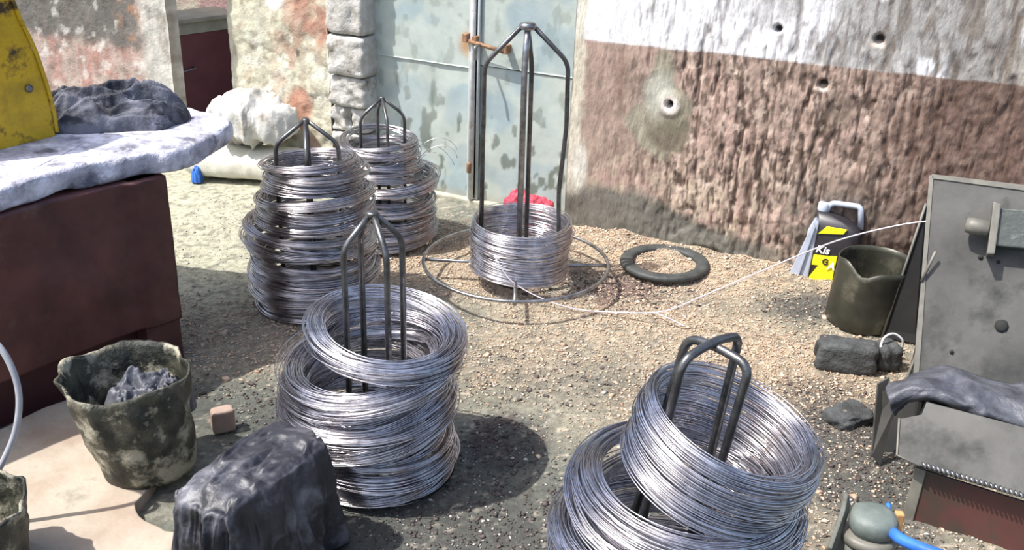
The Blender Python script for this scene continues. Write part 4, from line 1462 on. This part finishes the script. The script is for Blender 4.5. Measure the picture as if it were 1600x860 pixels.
def bucket(e, c, r0_, r1_, h, seed, n=72, mat='bucket', rimmat='bucket_rim', lean=(0, 0)):
    V = []; F = []
    m = 22
    th = np.arange(n) / n * 2 * math.pi
    for lay in (0, 1):
        for k in range(m):
            t = k / (m - 1)
            r_ = r0_ + (r1_ - r0_) * t ** .8
            cr = (ridge(np.cos(th) * 2.2 + 4, np.sin(th) * 2.2 + t * 2.6, seed, 3) - .5)
            r__ = r_ * (1 + .07 * (fbm(np.cos(th) + 4, np.sin(th) + t, seed + 1, 2) - .5) * 2) + cr * .022 * (.4 + t)
            top_ = h * (1 + (.10 * (fbm(np.cos(th) * 1.5 + 2, np.sin(th) * 1.5 + 3, seed + 2, 3) - .5) * 2 + .02 * cr) * t)
            if lay: r__ = r__ - .006
            zz = t * top_ + (0.006 if lay else 0) * (1 - t)
            for i in range(n):
                V.append(np.array([c[0] + r__[i] * math.cos(th[i]) + lean[0] * zz[i], c[1] + r__[i] * math.sin(th[i]) + lean[1] * zz[i], c[2] + zz[i]]))
    for k in range(m - 1):
        for i in range(n):
            j = (i + 1) % n
            F.append([k * n + i, k * n + j, (k + 1) * n + j, (k + 1) * n + i])
            F.append([(m + k) * n + j, (m + k) * n + i, (m + k + 1) * n + i, (m + k + 1) * n + j])
    for i in range(n):
        j = (i + 1) % n
        F.append([(m - 1) * n + i, (m - 1) * n + j, (2 * m - 1) * n + j, (2 * m - 1) * n + i])
    F.append(list(range(n))[::-1]); F.append([m * n + i for i in range(n)])
    return pmesh('bucket_wall', V, F, M[mat], e, smooth=True)


bucket(e, bp_, .110, .150, .275, 101, lean=(-.12, 0))
# wadding inside and torn pale flap at the rim
cloth_heap('crumpled_liner', (bp_[0] + .01, bp_[1] + .02, bp_[2] + .14), .115, .11, .12, 0, M['grey_rag'], e, seed=105, n=70, fold=.035)

# second bucket at the lower left corner
e = empty('corner_bucket', (-1.135, 1.72, .037), 'dark mottled bucket cut off by the lower left corner', 'bucket')
bucket(e, (-1.165, 1.72, .037), .12, .14, .20, 121)

# pale hose looping at the left edge
pp = [AT(-60, 500, 1.98), AT(-20, 525, 1.97), AT(5, 550, 1.96), AT(24, 590, 1.95), AT(30, 630, 1.94), AT(24, 675, 1.93), AT(8, 715, 1.92), AT(-8, 745, 1.91), AT(-30, 790, 1.90)]
o = tube('pale_hose', catmull(pp, 8), .0075, M['hose'], None, 12)
tag(o, 'pale grey hose arching at the left edge in front of the red counter', 'hose')

# black sheet over a low box, front left
top_z = .26
cpt = [G(352, 672, top_z), G(430, 690, top_z), G(503, 742, top_z), G(470, 800, top_z), G(330, 800, top_z)]
e0 = np.array([-.55, 1.815, 0])
bxu = np.array([.86, -.50, 0]); bxv = np.array([.50, .86, 0])


def draped_box(name, c, hu, hv, h, seed, n=150, mat='black_bag'):
    """sheet over a box: skirt flares and folds; top sags"""
    u = np.linspace(-1.9, 1.9, n)
    A, B = np.meshgrid(u, u, indexing='ij')
    rr = np.maximum(np.abs(A), np.abs(B))
    # on top when rr<1; else slides down
    k = np.minimum(1, rr) / np.maximum(rr, 1e-6)
    a = A * k; b = B * k
    # round the corners in plan
    q = (np.abs(a) ** 5 + np.abs(b) ** 5) ** .2
    rs = np.where(rr > .6, (1 - .10 * (np.clip((np.abs(a) * np.abs(b)), 0, 1)) ** 2), 1)
    drop = np.clip((rr - 1) / .9, 0, 1)
    w = fbm(A * 2 + 3, B * 2, seed + 9, 2) - .5
    f = ridge(A * .7 + w + 5, B * 1.1 + w, seed, 2) - .5
    ang = np.arctan2(b, a)
    sk = ridge(ang * 3.6 + w * .8, drop * .9 + 3, seed + 5, 3) - .45
    f2 = ridge(A * 1.6 + w * 2, B * 2.6 + w * 1.5 + 9, seed + 7, 2) - .5
    x = a * hu * rs; y = b * hv * rs
    out = sk * .085 * drop ** .5 + .012 * drop + f2 * .014 * (drop > 0)
    rad_ = np.sqrt(x * x + y * y) + 1e-6
    x = x + x / rad_ * out; y = y + y / rad_ * out
    edge_round = np.exp(-((rr - 1) / .12) ** 2) * .012
    z = h * (1 - drop) + (f * .035 + f2 * .016) * (1 - drop) * .9 - edge_round + .004
    z = np.maximum(z, .003)
    P = c[None, None] + bxu * x[..., None] + bxv * y[..., None] + Z * z[..., None]
    return P


e = empty('covered_box', (float(e0[0]), float(e0[1]), 0), 'low box covered with crumpled black sheeting at bottom left', 'covered box')
P = draped_box('sheet', e0, .085, .165, .30, 140)
n = P.shape[0]
Q = P - (P - (e0 + Z * .12)) * .035
F = grid_faces(n, n); n_ = n * n
idx = np.array([i * n for i in range(n)] + [(n - 1) * n + j for j in range(1, n)] + [i * n + n - 1 for i in range(n - 2, -1, -1)] + [j for j in range(n - 2, 0, -1)])
m_ = len(idx)
FB = np.array([[idx[(i + 1) % m_], idx[i], n_ + idx[i], n_ + idx[(i + 1) % m_]] for i in range(m_)])
nmesh('black_sheet', np.vstack([P.reshape(-1, 3), Q.reshape(-1, 3)]), np.vstack([F, F[:, ::-1] + n_, FB]), M['black_bag'], e)
box('box_body', e0 + Z * .115, bxu * .08, bxv * .135, Z * .112, M['frame_wood'], e, .004)
q = G(345, 680, .0)
rock('peach_brick', (q[0], q[1] + .03, 0), .032, .02, .035, .5, 'peach coloured brick end behind the black covered box', 'brick', 145, 'peach', pw=8, amp=.06)

# ------------------------------------------------------------------ loose chips and grit on the floor
def scatter(name, count, mask, mat, size, label, cat, seed, xr, yr):
    rg = np.random.default_rng(seed)
    X = rg.uniform(xr[0], xr[1], count * 8); Y = rg.uniform(yr[0], yr[1], count * 8)
    dens = mask(X, Y)
    keep = rg.uniform(0, 1, len(X)) < dens
    dw = (np.stack([X, Y], -1) - W0[:2]) @ NW[:2]
    keep &= dw > .01
    keep &= ~((X < -.8) & (Y < 2.55)) 
    X = X[keep][:count]; Y = Y[keep][:count]
    n = len(X)
    L = size * np.exp(rg.normal(0, .45, n)); Wd = L * rg.uniform(.25, .7, n); T = L * rg.uniform(.12, .3, n)
    a = rg.uniform(0, 6.28, n); tl_ = rg.normal(0, .35, n)
    z = floor_height(X, Y)
    base = np.array([[-1, -1, 0], [1, -1, 0], [1, 1, 0], [-1, 1, 0], [0, 0, 1.0]])
    V = np.empty((n, 5, 3))
    for k in range(5):
        bx, by, bz = base[k]
        x = bx * L / 2 * (1 if k < 2 else .7); y = by * Wd / 2; zz = bz * T + x * np.sin(tl_) * .6
        V[:, k, 0] = X + x * np.cos(a) - y * np.sin(a)
        V[:, k, 1] = Y + x * np.sin(a) + y * np.cos(a)
        V[:, k, 2] = z + zz + .0012
    Fb = np.array([[0, 1, 4], [1, 2, 4], [2, 3, 4], [3, 0, 4], [3, 2, 1], [3, 1, 0]])
    F = (np.arange(n)[:, None, None] * 5 + Fb[None]).reshape(-1, 3)
    o = nmesh(name, V.reshape(-1, 3), F, mat, smooth=False)
    tag(o, label, cat, kind='stuff')


scatter('wood_chips', 34000, lambda x, y: saw_mask(x, y) * (1 - .7 * oil_shade_mask(x, y)), M['chip'], .0075, 'tan wood shavings and chips strewn over the floor by the wall', 'wood chips', 401, (-1.4, 1.8), (1.6, 4.2))
scatter('grey_grit', 12000, lambda x, y: .5 + 0 * x, M['chip_grey'], .0055, 'pale grit and small flakes scattered over the whole floor', 'grit', 402, (-1.4, 1.6), (1.5, 4.3))
scatter('dark_grit', 7000, lambda x, y: np.maximum(oil_shade_mask(x, y), blob(x, y, .38, 3.42, .25, .15, .7)), M['chip_dark'], .008, 'dark and oily crumbs lying on the stained and shade-painted patches of floor', 'grit', 403, (-1.0, 1.6), (1.6, 3.9))
